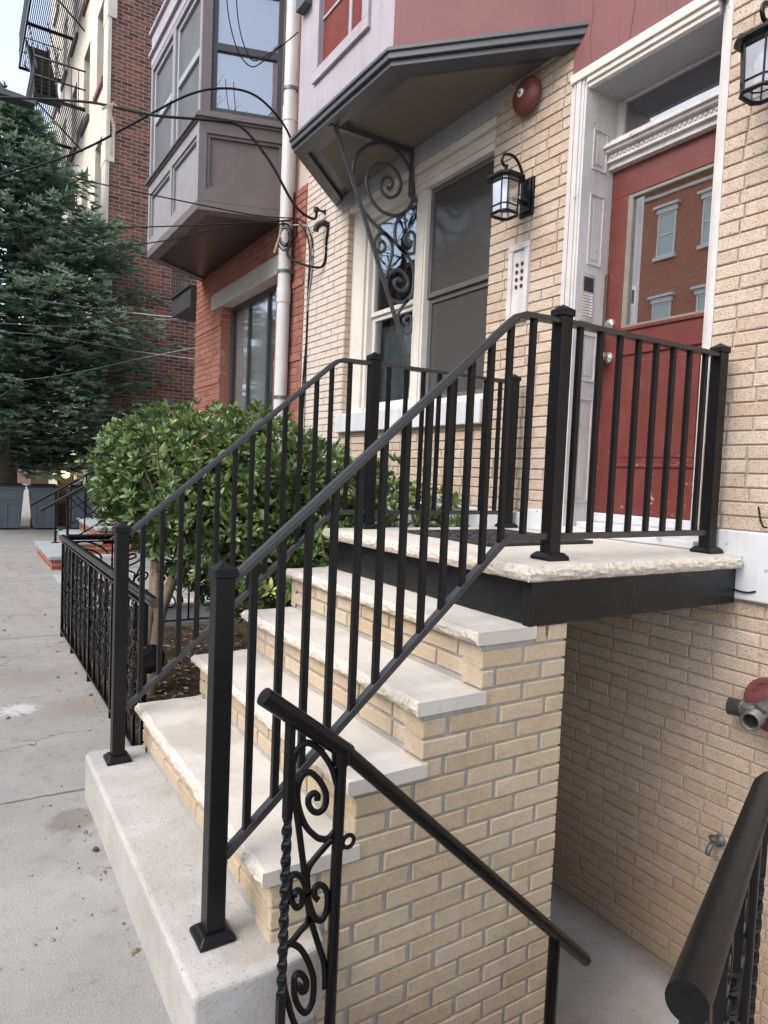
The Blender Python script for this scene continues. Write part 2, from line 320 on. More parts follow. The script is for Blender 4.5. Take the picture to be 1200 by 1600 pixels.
M['whitewash']=mottled('whitewashed_stone',(.50,.51,.53),(.61,.62,.635),5,.75,50,.4,.004,speck=((.36,.34,.32),20,.69),extra=streak((.33,.31,.29),.5))
M['trimgrey']=mottled('grey_trim_paint',(.31,.32,.34),(.37,.38,.40),6,.6,60,.2,.002)
M['cream']=mottled('cream_casing_paint',(.60,.555,.50),(.69,.65,.60),6,.55,50,.25,.003)
M['maroon']=mottled('maroon_stucco_paint',(.165,.058,.060),(.205,.074,.076),3,.65,60,.35,.004,world=True,extra=streak((.13,.045,.045),.5))
def door_extra(nt,co,col):
    col=streak((.10,.018,.017),.6,12)(nt,co,col); p=coords(nt,True); s=nd(nt,'ShaderNodeSeparateXYZ'); nt.links.new(p,s.inputs[0])
    n=nt.nodes.new('ShaderNodeMapRange'); n.inputs[1].default_value=1.62; n.inputs[2].default_value=1.42; nt.links.new(s.outputs[2],n.inputs[0])
    ch=mth(nt,'MULTIPLY',thr(nt,noise(nt,p,17,5,.7),.60,.64),n.outputs[0]); col=mix(nt,mth(nt,'MULTIPLY',ch,.7),col,(.42,.30,.26))
    return mix(nt,mth(nt,'MULTIPLY',thr(nt,noise(nt,p,4,5,.8),.5,.75),.35),col,(.26,.10,.085))
M['door']=mottled('maroon_door_paint',(.112,.024,.020),(.14,.031,.026),4,.45,40,.25,.003,speck=((.40,.30,.27),13,.80),extra=door_extra)
M['lilac']=mottled('pale_bay_paint',(.345,.315,.345),(.41,.375,.405),3,.6,60,.2,.002,extra=streak((.22,.18,.19),.5))
M['fascia']=mottled('dark_grey_bay_trim',(.055,.056,.063),(.075,.076,.083),5,.38,60,.15,.002)
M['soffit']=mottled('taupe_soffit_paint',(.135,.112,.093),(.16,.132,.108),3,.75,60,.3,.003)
M['brown']=mottled('brown_bay_paint',(.115,.092,.090),(.15,.122,.118),5,.5,60,.25,.003,extra=streak((.10,.08,.08),.5,12))
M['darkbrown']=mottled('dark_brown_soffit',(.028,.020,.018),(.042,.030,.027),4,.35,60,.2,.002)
M['shutter']=mottled('maroon_window_panel',(.15,.035,.032),(.19,.05,.045),6,.75,60,.2,.002,spec=.15)
M['black']=mottled('window_black_frame',(.035,.035,.038),(.05,.05,.055),8,.45,60,.1,.001)
M['dark']=mottled('dark_interior',(.010,.009,.008),(.022,.019,.016),3,.95,60,0)
M['curtain']=mottled('grey_curtain',(.66,.655,.64),(.76,.75,.74),5,.9,60,.1,.002)
M['screen']=mottled('insect_screen',(.085,.082,.080),(.12,.115,.11),4,.5,300,.2,.001)
M['bell']=mottled('red_bell_paint',(.105,.028,.02),(.15,.048,.034),12,.5,90,.3,.003)
M['plate']=mottled('dull_red_paint',(.13,.042,.042),(.19,.066,.066),16,.55,90,.4,.003)
M['zinc']=mottled('weathered_galvanised',(.09,.092,.09),(.19,.195,.19),25,.5,80,.4,.003,metal=.6)
M['nickel']=mottled('brushed_nickel',(.55,.53,.50),(.65,.63,.60),30,.3,120,.1,.001,metal=.9)
M['steelplate']=mottled('intercom_steel',(.42,.39,.35),(.50,.47,.43),30,.4,120,.1,.001,metal=.5)
M['bronze']=mottled('bronze_strip',(.12,.085,.065),(.17,.125,.10),14,.4,80,.2,.002,metal=.4)
M['pipe']=mottled('white_pipe_paint',(.54,.525,.52),(.64,.63,.625),5,.45,50,.2,.003)
M['rubber']=mottled('black_rubber',(.012,.012,.013),(.03,.03,.032),20,.6,80,.6,.004)
M['wire']=mottled('black_cable',(.006,.006,.007),(.015,.015,.017),30,.7,90,.1,.001,spec=.2)
M['wiregrey']=mottled('grey_cable',(.30,.30,.31),(.40,.40,.41),30,.55,90,.1,.001)
M['strap']=mottled('frayed_pale_strap',(.45,.38,.28),(.58,.50,.38),30,.9,90,.4,.003)
M['bin']=mottled('slate_bin_plastic',(.125,.138,.155),(.155,.17,.19),5,.5,60,.15,.002)
M['binlid']=mottled('dark_bin_lid',(.03,.032,.036),(.05,.052,.057),6,.5,60,.15,.002)
M['card']=mottled('cardboard',(.36,.23,.13),(.44,.29,.17),8,.85,60,.2,.002)
M['bark']=mottled('shrub_bark',(.20,.145,.10),(.34,.26,.19),14,.95,50,1,.012)
M['darkbark']=mottled('conifer_bark',(.05,.038,.03),(.10,.075,.06),6,.95,30,1,.02)
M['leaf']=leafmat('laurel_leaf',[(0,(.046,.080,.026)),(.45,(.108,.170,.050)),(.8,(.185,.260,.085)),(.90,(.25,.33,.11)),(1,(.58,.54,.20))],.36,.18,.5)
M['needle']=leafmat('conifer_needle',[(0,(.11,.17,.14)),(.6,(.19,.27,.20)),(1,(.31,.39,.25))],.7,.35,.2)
M['litter']=leafmat('dead_leaf',[(0,(.10,.065,.04)),(.6,(.26,.18,.11)),(1,(.42,.33,.23))],.9,0,.1)
M['pane']=glass('window_glass',.075,(.75,.8,.8),.0,.06)
M['mirror']=glass('door_glass',.74,(.5,.5,.48),.0,.012)
M['lantern']=glass('lantern_seeded_glass',.30,(.86,.88,.90),.30,.3)
M['screenpane']=glass('screened_glass',.02,(.8,.8,.8),.16,.5,body=(.066,.063,.060))
M['dkpane']=glass('dark_glass',.055,(.8,.8,.8),.0,.05,body=(.10,.11,.11))
M['paleblind']=glass('glass_over_blind',.30,(.8,.8,.8),.0,.04,body=(.10,.12,.14))
M['oppane']=glass('glass_over_green_blind',.04,(.8,.8,.8),.0,.08,body=(.42,.46,.40))
M['white2']=mottled('white_plastic',(.75,.75,.74),(.8,.8,.79),10,.4,60,0)
def emit(name,c,s):
    m,nt,b=newmat(name); b.inputs['Emission Color'].default_value=(*c,1); b.inputs['Emission Strength'].default_value=s; b.inputs['Base Color'].default_value=(*c,1); return m
M['lit']=emit('lit_lamp',(1,.62,.25),3)
M['beadgrey']=mottled('weathered_bead_paint',(.17,.155,.13),(.23,.21,.18),8,.6,60,.2,.002)
M['curtainpane']=glass('glass_before_curtain',.015,(.93,.94,.94),.05,.06)
M['transompane']=glass('transom_glass',.34,(.3,.27,.24),.0,.08)
M['greypanel']=mottled('grey_lilac_panel_paint',(.235,.23,.24),(.29,.285,.295),5,.6,60,.2,.003,extra=streak((.2,.19,.19),.5,12))
M['orielscreen']=mottled('oriel_insect_screen',(.105,.11,.115),(.145,.15,.155),2.5,.6,300,.2,.001,spec=.25)
M['dullblack']=mottled('worn_black_pipe_paint',(.004,.004,.004),(.009,.009,.0085),30,.42,60,.22,.002,spec=.17,speck=((.03,.029,.028),70,.74))
M['staygrey']=mottled('dusty_grey_iron',(.055,.056,.06),(.09,.09,.095),12,.5,60,.3,.002)

BRK={
 'diag': [(1.652, 3.666), (1.719, 3.525), (1.793, 3.373), (1.87, 3.205), (1.966, 2.989), (2.096, 2.7), (2.197, 2.482), (2.301, 2.246), (2.327, 2.199), (2.327, 2.052)] ,
 'big': [(1.784, 3.422), (1.8, 3.525), (1.852, 3.61), (1.947, 3.672), (2.046, 3.69), (2.151, 3.66), (2.229, 3.597), (2.281, 3.488), (2.28, 3.365), (2.216, 3.276), (2.129, 3.231), (2.026, 3.236), (1.951, 3.284), (1.906, 3.355), (1.895, 3.423), (1.927, 3.502), (1.996, 3.55), (2.082, 3.556), (2.151, 3.515), (2.177, 3.449), (2.15, 3.382), (2.093, 3.343), (2.042, 3.354), (2.011, 3.394), (2.022, 3.445), (2.057, 3.475), (2.094, 3.47), (2.106, 3.437), (2.083, 3.401), (2.06, 3.413)] ,
 'long': [(1.848, 3.235), (1.958, 3.143), (2.077, 3.086), (2.184, 3.024), (2.279, 2.957), (2.33, 2.867), (2.336, 2.756), (2.293, 2.685), (2.204, 2.639), (2.128, 2.657), (2.095, 2.724), (2.099, 2.798), (2.148, 2.857), (2.208, 2.862), (2.255, 2.828), (2.273, 2.782), (2.244, 2.739), (2.2, 2.725), (2.161, 2.749), (2.159, 2.785), (2.188, 2.803), (2.211, 2.789)] ,
 'cr': [(2.217, 3.264), (2.16, 3.202), (2.141, 3.124), (2.161, 3.043), (2.231, 2.997), (2.307, 3.006), (2.343, 3.057), (2.332, 3.117), (2.291, 3.152), (2.254, 3.137), (2.226, 3.094), (2.243, 3.061), (2.273, 3.061), (2.287, 3.095)] ,
 'cl': [(2.085, 2.783), (2.096, 2.847), (2.121, 2.937), (2.124, 3.023), (2.085, 3.075), (2.033, 3.088), (1.991, 3.054), (1.979, 3.01), (1.988, 2.97), (2.025, 2.953), (2.06, 2.979), (2.063, 3.016), (2.036, 3.034), (2.015, 3.012)] ,
 'bot': [(2.293, 2.685), (2.221, 2.598), (2.195, 2.532), (2.237, 2.451), (2.291, 2.434), (2.336, 2.466), (2.341, 2.517), (2.308, 2.556), (2.27, 2.55), (2.249, 2.515), (2.273, 2.494), (2.295, 2.504)] ,
 'top': [(1.566, 3.701), (2.284, 3.722)] ,
 'vert': [(2.284, 3.722), (2.287, 3.509), (2.349, 3.519)] ,
}
IRON={
 'arch': [(0.195, 0.684), (0.195, 0.727), (0.204, 0.755), (0.227, 0.769), (0.249, 0.759), (0.274, 0.733), (0.299, 0.693), (0.313, 0.652)] ,
 'strap': [(0.195, 0.684), (0.216, 0.571), (0.238, 0.44), (0.25, 0.393)] ,
 'strap2': [(0.246, 0.399), (0.254, 0.343), (0.28, 0.262), (0.3, 0.201), (0.305, 0.137)] ,
 'scA': [(0.25, 0.393), (0.245, 0.445), (0.259, 0.472), (0.307, 0.512)] ,
 'scB': [(0.319, 0.533), (0.3, 0.517), (0.282, 0.52), (0.265, 0.531), (0.236, 0.566), (0.216, 0.618), (0.213, 0.662), (0.225, 0.69), (0.245, 0.692), (0.269, 0.668), (0.288, 0.632), (0.288, 0.601), (0.273, 0.589), (0.255, 0.596), (0.243, 0.615), (0.244, 0.633), (0.257, 0.639), (0.266, 0.631), (0.265, 0.619)] ,
 'sl': [(0.243, 0.407), (0.234, 0.431), (0.225, 0.447), (0.211, 0.456), (0.2, 0.452), (0.197, 0.427), (0.205, 0.393), (0.217, 0.374), (0.23, 0.377), (0.232, 0.398), (0.223, 0.413), (0.212, 0.412), (0.212, 0.399)] ,
 'sr': [(0.246, 0.399), (0.25, 0.379), (0.26, 0.349), (0.272, 0.327), (0.287, 0.319), (0.298, 0.332), (0.302, 0.362), (0.295, 0.394), (0.28, 0.409), (0.266, 0.406), (0.265, 0.387), (0.276, 0.373)] ,
 'lo': [(0.254, 0.34), (0.249, 0.321), (0.233, 0.31), (0.214, 0.293), (0.203, 0.286)] ,
 'lb': [(0.203, 0.286), (0.217, 0.28), (0.238, 0.258), (0.259, 0.216), (0.273, 0.171), (0.272, 0.117), (0.258, 0.095), (0.241, 0.108), (0.225, 0.143), (0.221, 0.182), (0.223, 0.2), (0.237, 0.2), (0.252, 0.178), (0.253, 0.154), (0.242, 0.153), (0.236, 0.169), (0.24, 0.175)] ,
 'll': [(0.203, 0.286), (0.19, 0.268), (0.189, 0.229), (0.195, 0.187), (0.206, 0.143), (0.219, 0.098), (0.237, 0.053)] ,
}
WIRE={
 'w1': [(-0.426, 6.6, 4.046), (-0.122, 6.0, 4.06), (0.433, 5.4, 4.221), (0.828, 4.9, 4.397), (1.187, 4.5, 4.586), (1.473, 4.35, 4.679), (1.745, 4.3, 4.682), (2.015, 4.35, 4.566), (2.201, 4.5, 4.48)] ,
 'w2': [(-0.546, 7.5, 5.329), (-0.102, 6.6, 5.069), (0.465, 5.5, 4.741), (0.674, 5.1, 4.597), (0.948, 4.6, 4.392), (1.353, 4.3, 4.353), (1.572, 4.2, 4.332), (1.803, 4.1, 4.077), (2.012, 4.0, 3.719), (2.167, 3.93, 3.615), (2.288, 3.9, 3.657)] ,
 'w3': [(-0.418, 7.5, 3.957), (-0.071, 7.0, 3.896), (0.899, 5.3, 3.639), (1.591, 4.6, 3.629), (2.208, 4.5, 3.773)] ,
 'w4': [(-0.415, 7.5, 3.587), (-0.068, 7.0, 3.591), (1.01, 5.0, 3.436), (1.533, 4.6, 3.576), (2.221, 4.5, 3.788)] ,
 'w5': [(-0.078, 7.0, 4.599), (0.37, 6.0, 4.24), (0.683, 5.4, 4.012), (1.033, 4.9, 3.841), (1.832, 4.6, 3.773), (2.221, 4.5, 3.8)] ,
 'w6': [(-0.377, 13.0, 4.419), (0.2, 12.5, 4.331), (1.201, 12.2, 4.276), (2.274, 12.0, 4.265), (3.299, 11.8, 4.324)] ,
 'w7': [(-0.373, 13.0, 3.852), (0.205, 12.5, 3.825), (1.421, 12.2, 3.906), (2.746, 12.0, 4.197), (3.422, 11.8, 4.392)] ,
 'w8': [(-0.372, 13.0, 3.704), (0.206, 12.5, 3.679), (1.104, 12.2, 3.662), (2.463, 12.0, 3.563), (3.445, 11.8, 3.531)] ,
 'w9': [(-0.365, 13.0, 2.767), (0.621, 12.5, 2.874), (1.544, 12.2, 3.101), (2.408, 12.0, 3.399), (3.435, 11.8, 3.901)] ,
 'w10': [(1.441, 4.3, 5.529), (1.484, 4.3, 5.232), (1.571, 4.3, 4.999), (1.69, 4.3, 4.913), (1.806, 4.3, 5.002), (1.97, 4.3, 5.188), (2.126, 4.3, 5.367)] ,
 'w11': [(1.513, 4.25, 5.531), (1.545, 4.25, 5.229), (1.615, 4.25, 5.017), (1.716, 4.25, 4.947), (1.97, 4.3, 5.198)] ,
 'loop': [(2.36, 3.85, 3.582), (2.287, 3.85, 3.511), (2.283, 3.87, 3.416), (2.325, 3.87, 3.314), (2.306, 3.9, 3.24), (2.237, 3.95, 3.216), (2.138, 4.1, 3.265), (2.1, 4.3, 3.374), (2.153, 4.4, 3.503), (2.26, 4.5, 3.648), (2.294, 4.5, 3.793)] ,
 'v1': [(2.208, 4.4, 3.774), (2.258, 4.25, 3.672), (2.295, 4.15, 3.492), (2.291, 4.15, 3.261), (2.281, 4.2, 2.981), (2.28, 4.2, 2.689), (2.266, 4.2, 2.217), (2.263, 4.2, 1.625)] ,
 'v2': [(2.196, 4.4, 3.742), (2.228, 4.25, 3.631), (2.26, 4.18, 3.435), (2.258, 4.18, 3.146), (2.275, 4.2, 2.979), (2.269, 4.2, 2.628), (2.256, 4.22, 2.218), (2.253, 4.22, 1.625)] ,
 'v3': [(2.185, 4.4, 3.698), (2.217, 4.3, 3.677), (2.275, 4.2, 3.627), (2.302, 4.13, 3.374), (2.281, 4.16, 3.146), (2.277, 4.2, 2.922), (2.272, 4.2, 2.218), (2.271, 4.19, 1.625)] ,
 'strap': [(0.688, 5.0, 4.57), (0.669, 5.0, 4.498), (0.703, 5.0, 4.371), (0.69, 5.0, 4.229), (0.686, 5.0, 4.129)] ,
 'strap2': [(2.07, 4.4, 3.671), (2.048, 4.4, 3.562), (2.003, 4.4, 3.407)] ,
}
# ------------------------------------------------------------------ setting: ground
def sheet(name,poly_rects,z,m,th=None):
    b=MB()
    for x0,x1,y0,y1 in poly_rects: b.add([(x0,y0,z),(x1,y0,z),(x1,y1,z),(x0,y1,z)],[(0,1,2,3)])
    return struct(b.build(name,m))
AY0,AX0=-1.0,.16        # areaway pit: x AX0..W, y AY0..1.25 (under the landing too), floor -.763
PIT=-.763
b=MB(); b.add([(-90,-90,-.13),(-3.4,-90,-.13),(-3.4,90,-.13),(-90,90,-.13)],[(0,1,2,3)]); struct(b.build('road',M['asphalt']))
b=MB()
for x0,x1,y0,y1 in rects(-3.2,60,-60,60,[(AX0,W+.3,AY0,1.30)]):
    b.box(x0,x1,y0,y1,-.3,0) if False else b.add([(x0,y0,0),(x1,y0,0),(x1,y1,0),(x0,y1,0)],[(0,1,2,3)])
struct(b.build('sidewalk',M['walk']))
b=MB(); b.box(-3.4,-3.2,-60,60,-.2,.004); struct(b.build('kerb',M['lintelstone'],bevel=.015))
b=MB(); b.add([(AX0,AY0,PIT),(W+.1,AY0,PIT),(W+.1,1.32,PIT),(AX0,1.32,PIT)],[(0,1,2,3)]); struct(b.build('areaway_floor',M['pit']))
# retaining wall and concrete steps of the areaway
b=MB(); b.box(AX0-.16,AX0,AY0,-.075,PIT,-.004); b.box(AX0-.16,W,AY0-.16,AY0,PIT,-.004)
o=b.build('retaining_wall',M['slab']); tag(o,'grey concrete retaining wall round the sunken areaway','wall')
b=MB()
for k in range(4): b.box(AX0+.001,AX0+.26*(k+1),AY0+.002,-.004,PIT if k==0 else PIT,-.19*(k+1)+.002) if k==0 else b.box(AX0+.26*k,AX0+.26*(k+1),AY0+.002,-.004,PIT,max(-.19*(k+1),PIT+.01))
o=b.build('areaway_steps',M['pit'],bevel=.006); tag(o,'worn concrete steps going down into the areaway','steps')
# soil bed with litter
b=MB(); n=26
vs=[];fs=[]
for i in range(n+1):
    for j in range(n+1):
        x=.30+(W-.31)*i/n; y=1.43+2.86*j/n; e=min(i,j,n-i,n-j)>0
        vs.append((x,y,.012+(U(0,.035) if e else 0)))
for i in range(n):
    for j in range(n): a=i*(n+1)+j; fs.append((a,a+n+1,a+n+2,a+1))
b.add(vs,fs,0,.5,True); struct(b.build('garden_soil',M['soil']))
b=MB()
for _ in range(1500):
    x,y=U(.33,1.5),U(1.45,4.2); c=Vector((x,y,U(.035,.055))); an=U(0,6.3); l=U(.008,.026); w=l*U(.35,.6); d=Vector((math.cos(an),math.sin(an),U(-.3,.3)))*l; e=Vector((-math.sin(an),math.cos(an),U(-.4,.4)))*w
    b.add([c-d,c+e,c+d,c-e],[(0,1,2,3)],0,R())
b.raw=True; o=b.build('leaf_litter',M['litter']); o['kind']='stuff'; tag(o,'dry brown leaf litter scattered on the garden soil','leaf litter')
# ------------------------------------------------------------------ stoop
T=[(.195,.379),(.437,.565),(.658,.751),(.872,.937)]      # tread front x, top z
th=.041; LX,LZ=1.054,1.135
def rock(name,x0,x1,y0,y1,z0,z1,sides,parent):
    """stone slab with rough rock-faced edges on some sides"""
    mb=MB(); per=[]
    def side(p,q,rocky,nrm):
        L=(Vector(q)-Vector(p)).length; n=max(1,int(L/.012)) if rocky else 1; ph=U(0,100)
        for i in range(n):
            t=i/n; per.append((p[0]+(q[0]-p[0])*t,p[1]+(q[1]-p[1])*t,nrm if rocky else None,ph+i))
    side((x0,y0),(x1,y0),'n' in sides,(0,-1)); side((x1,y0),(x1,y1),False,(1,0)); side((x1,y1),(x0,y1),'f' in sides,(0,1)); side((x0,y1),(x0,y0),'x' in sides,(-1,0))
    K=6; rows=[]
    H=z1-z0
    low=[[U(-1,1) for _ in per] for _ in range(K+1)]
    def sm(a,r): 
        n=len(a); return [sum(a[(i+j)%n] for j in range(-r,r+1))/(2*r+1) for i in range(n)]
    big=sm([U(-1,1) for _ in per],5); mid=[sm(l,1) for l in low]
    vs=[]
    for k in range(K+1):
        f=k/K; z=z1-H*f
        for i,(x,y,nr,ph) in enumerate(per):
            if nr:
                bulge=[-.012,-.004,.004,.007,.006,.002,-.006][k]
                a=bulge+big[i]*.022*[1.1,1,.9,.7,.5,.4,.2][k]+mid[k][i]*.006
                dz=(mid[(k+2)%K][i]*.004 if 0<k<K else (-abs(big[i])*.004 if k==0 else 0))
                vs.append((x+nr[0]*a,y+nr[1]*a,z+dz))
            else: vs.append((x,y,z))
    n=len(per)
    for k in range(K):
        for i in range(n):
            j=(i+1)%n; rk=per[i][2] is not None
            mb.add([vs[k*n+i],vs[k*n+j],vs[(k+1)*n+j],vs[(k+1)*n+i]],[(0,1,2,3)],1 if rk and k>0 else 0,.5,False)
    mb.add(vs[:n],[tuple(range(n))],0); mb.add(vs[K*n:],[tuple(range(n))[::-1]],0)
    o=mb.build(name,[M['lime'],M['limerock']],parent)
    bm=bmesh.new(); bm.from_mesh(o.data); bmesh.ops.remove_doubles(bm,verts=bm.verts[:],dist=1e-5); bmesh.ops.recalc_face_normals(bm,faces=bm.faces[:]); bm.to_mesh(o.data); bm.free()
    return o
ST=thing('entrance_stoop',(.6,.7,0),'buff brick entrance stoop with pale limestone treads and black steel edged landing','stoop')
# base step of cast concrete
b=MB(); out=[(0,-.073),(.25,-.073),(.325,-.062),(.36,-.035),(.372,.004),(.372,1.43),(.08,1.475),(.02,1.472),(0,1.45)]
b.prism(out,-.02,.18); b.build('base_step',M['slab'],ST,bevel=.014,seg=3)
RX=[t[0]+.028 for t in T]+[LX+.039]       # riser planes
YB,YE=.006,1.40                            # brick side faces
b=MB()
tops=[.18]+[t[1] for t in T]
for k in range(4):                         # mortar core of each riser + solid below
    b.box(RX[k]+.008,RX[k+1]+.008 if k<3 else 1.26,YB+.008,YE-.008,PIT if k>=0 else 0,T[k][1]-th-.001,1)
def fy(u,v,d): return (u,YB+d,v)
top_of=lambda x: max([T[k][1]-th for k in range(4) if x>RX[k]]+[0])
# side: rows stepped like the treads
z=T[3][1]
co=.0605
hol=[(0,RX[0],-2,9)]+[(RX[k],RX[k+1],T[k][1]-th-.003,9) for k in range(3)]+[(RX[3],LX+.07,T[3][1]-th-.003,9)]
rows=int((T[3][1]-PIT)/co); base=T[3][1]-rows*co
bricks(b,RX[0],1.268,base,T[3][1],hol+[(0,.365,-2,.16)],fy,course=co,length=.2,joint=.0155,bed=.0085,depth=.095,m=0,jit=.0016,start=1.268)
for k in range(4):                         # risers, two courses each
    z0=tops[k]; z1=T[k][1]-th
    fx=lambda u,v,d,X=RX[k]: (X+d,u,v)
    bricks(b,YB+.012,YE,z1-2*co-.006,z1-.002,[],fx,course=co+.001,length=.205,joint=.0115,depth=.09,m=0,closers=.12,start=.03+k*.07)
fx2=lambda u,v,d: (u,YE-d,v)
bricks(b,RX[0],1.268,base,T[3][1],hol+[(0,.47,-2,.16)],fx2,course=co,length=.205,joint=.0125,depth=.05,m=0)
fx3=lambda u,v,d:(1.268-d,u,v)
bricks(b,YB+.10,YE-.1,base,T[3][1],[],fx3,course=co,length=.205,joint=.0125,depth=.02,m=0)
b.build('brick_steps',[M['tan'],M['mortar']],ST)
b=MB(); b.box(1.25,W-.002,1.26,1.399,PIT,1.07,1)
bricks(b,1.268,W-.01,base,1.07,[],lambda u,v,d:(u,1.25+d,v),course=co,length=.205,joint=.0125,depth=.05)
b.build('end_wall',[M['tan'],M['mortar']],ST)
for k,(x,zt) in enumerate(T):
    rock('tread',x,(T[k+1][0]+.045) if k<3 else LX+.065,-.001,1.417,zt-th,zt,'xf',ST)
rock('landing_slab',LX,2.247,-.022,1.375,1.084,LZ,'xnf',ST)
b=MB(); b.box(1.093,1.115,.012,1.345,.940,1.0835); b.box(1.093,2.247,0,.012,.938,1.0835)
b.box(1.100,1.14,.012,.06,.941,.955); b.box(1.115,2.24,.012,.075,.941,.952); b.box(1.116,2.24,1.31,1.345,.94,1.083); b.box(1.115,2.247,.012,1.33,1.066,1.0835)
b.box(1.080,1.0925,-.006,.030,.938,1.083)
b.build('steel_fascia',M['steel'],ST,bevel=.003)
# ------------------------------------------------------------------ stoop railings
def railing(y,label):
    g=thing('stoop_railing',(.1056,y,.18),label,'railing','black railings of the stoop')
    cap=[(-.018,-.010),(.018,-.010),(.018,.003),(.011,.004),(.010,.010),(-.010,.010),(-.011,.004),(-.018,.003)]
    for (x,z0,z1) in ((.1056,.18,1.128),(1.27,LZ,1.965),(2.198,LZ,1.965)):
        b=MB(); b.box(x-.025,x+.025,y-.025,y+.025,z0+.012,z1); p=b.build('post',M['iron'],g,bevel=.0025)
        b=MB(); h=.030; b.box(x-h,x+h,y-h,y+h,z1,z1+.022)
        b.add([(x-h,y-h,z1+.022),(x+h,y-h,z1+.022),(x+h,y+h,z1+.022),(x-h,y+h,z1+.022),(x,y,z1+.043)],[(0,1,4),(1,2,4),(2,3,4),(3,0,4)]); b.build('cap',M['iron'],p,bevel=.0025)
        b=MB(); r0,r1=.048,.034
        def ring(r,z): return [(x-r,y-r,z),(x+r,y-r,z),(x+r,y+r,z),(x-r,y+r,z)]
        V=ring(r0,z0+.0005)+ring(r0,z0+.013)+ring(r1,z0+.027); F=[(0,3,2,1),(8,9,10,11)]
        for a in (0,4): F+=[(a+i,a+(i+1)%4,a+4+(i+1)%4,a+4+i) for i in range(4)]
        b.add(V,F); b.build('base_plate',M['iron'],p,bevel=.004,seg=3)
    def bendpath(p,q,r,s0): return [p,q,r]
    b=MB(); b.sweep([(.131,y,1.121),(1.030,y,1.909),(1.060,y,1.932),(1.095,y,1.944),(1.245,y,1.949)],cap,(0,0,1)); b.build('top_rail',M['ironcap'],g)
    b=MB(); b.sweep([(1.295,y,1.950),(2.173,y,1.957)],cap,(0,0,1)); b.build('top_rail',M['ironcap'],g)
    bar=[(-.0125,-.011),(.0125,-.011),(.0125,.011),(-.0125,.011)]
    b=MB(); b.sweep([(.131,y,.392),(1.052,y,1.203),(1.075,y,1.214),(1.245,y,1.216)],bar); b.build('bottom_rail',M['ironcap'],g,bevel=.002)
    b=MB(); b.sweep([(1.295,y,1.216),(2.173,y,1.220)],bar); b.build('bottom_rail',M['ironcap'],g,bevel=.002)
    w=.0095; off=Vector((.1056,y,.18))
    b=MB(); x=.189; zt=1.121+(x-.131)*.876-.009; zb=.392+(x-.131)*.8806+.010
    b.add([(x-w,y-w,zb-w*.88),(x+w,y-w,zb+w*.88),(x+w,y+w,zb+w*.88),(x-w,y+w,zb-w*.88),(x-w,y-w,zt-w*.88),(x+w,y-w,zt+w*.88),(x+w,y+w,zt+w*.88),(x-w,y+w,zt-w*.88)],
          [(0,3,2,1),(4,5,6,7),(0,1,5,4),(1,2,6,5),(2,3,7,6),(3,0,4,7)])
    s=b.build('baluster',M['iron'],g,bevel=.0015)
    for k in range(1,12): inst(s,(.0772*k,0,.0678*k),g)
    b=MB(); b.box(1.136-w,1.136+w,y-w,y+w,1.224,1.937); b.build('baluster',M['iron'],g,bevel=.0015)
    b=MB(); b.box(1.359-w,1.359+w,y-w,y+w,1.225,1.944); s=b.build('baluster',M['iron'],g,bevel=.0015)
    for k in range(1,8): inst(s,(.1057*k,0,.0007*k),g)
    return g
railing(.1056,'new matt black railing on the near side of the stoop, before the red door')
railing(1.329,'new matt black railing on the far side of the stoop, before the shrub')
b=MB()                                      # door mat: scrolled openwork rubber
x0,x1,y0,y1=1.34,1.95,.50,1.07; z=LZ+.002
b.box(x0,x1,y0,y1,z-.0015,z+.004)
for a,c in (((x0,y0),(x1,y0)),((x1,y0),(x1,y1)),((x1,y1),(x0,y1)),((x0,y1),(x0,y0))): b.tube([(a[0],a[1],z+.006),(c[0],c[1],z+.006)],.008,6)
for i in range(9):
    for j in range(9):
        cx=x0+.04+(x1-x0-.08)*i/8; cy=y0+.04+(y1-y0-.08)*j/8; r=.034
        b.tube([(cx+r*(1-.11*k)*math.cos(k*.75+i+j),cy+r*(1-.11*k)*math.sin(k*.75+i+j),z+.007) for k in range(9)],.0055,5)
o=b.build('door_mat',M['rubber'],origin=((x0+x1)/2,(y0+y1)/2,LZ)); tag(o,'black rubber scrollwork door mat lying on the limestone landing','door mat')
# ------------------------------------------------------------------ old areaway handrails with scrolls
strap=[(-.0072,-.0032),(.0072,-.0032),(.0072,.0032),(-.0072,.0032)]      # width runs out of the scroll's plane
def scrollbars(b,curves,fn,k=4,rad_=None,m=0):
    for pts in curves:
        P=[fn(*p) for p in smooth([(a,c,0) for a,c in pts],k)] if False else [Vector(fn(p[0],p[1])) for p in smooth([Vector((a,c,0)) for a,c in pts],k)]
        b.sweep(P,strap,SCUP,m,.5,True)
SCUP=(0,1,0)
YA=-.15
HR=thing('areaway_handrail',(.322,YA,-.19),'old glossy black pipe handrail with scrollwork leading down beside the brick steps','handrail')
b=MB(); b.tube([(.118,YA,.895),(.130,YA,.886),(.344,YA,.722)],.0215,20); b.build('grab_rail',M['oldiron'],HR)
b=MB(); b.tube([(.330,YA,.732),(1.255,YA,-.128),(1.266,YA,-.139)],.0195,20); b.lathe([(.0195,0),(.014,.010),(.003,.016)],(1.266,YA,-.139),'z',12); b.build('handrail_pipe',M['oldiron'],HR)
b=MB(); b.tube([(.326,YA,.73),(.323,YA,.426),(.322,YA,-.19)],.0145,14); b.tube([(.326,YA,.70),(.324,YA,.735)],.024,14); b.build('post',M['oldiron'],HR)
b=MB(); b.tube([(1.116,YA,-.005),(1.113,YA,PIT)],.019,14); b.lathe([(.045,0),(.045,.008),(.02,.012)],(1.113,YA,PIT+.001),'z',16); b.build('post',M['oldiron'],HR)
b=MB(); sq=.0085; P=[Vector((.187,YA,.835-.012*i)) for i in range(75)]
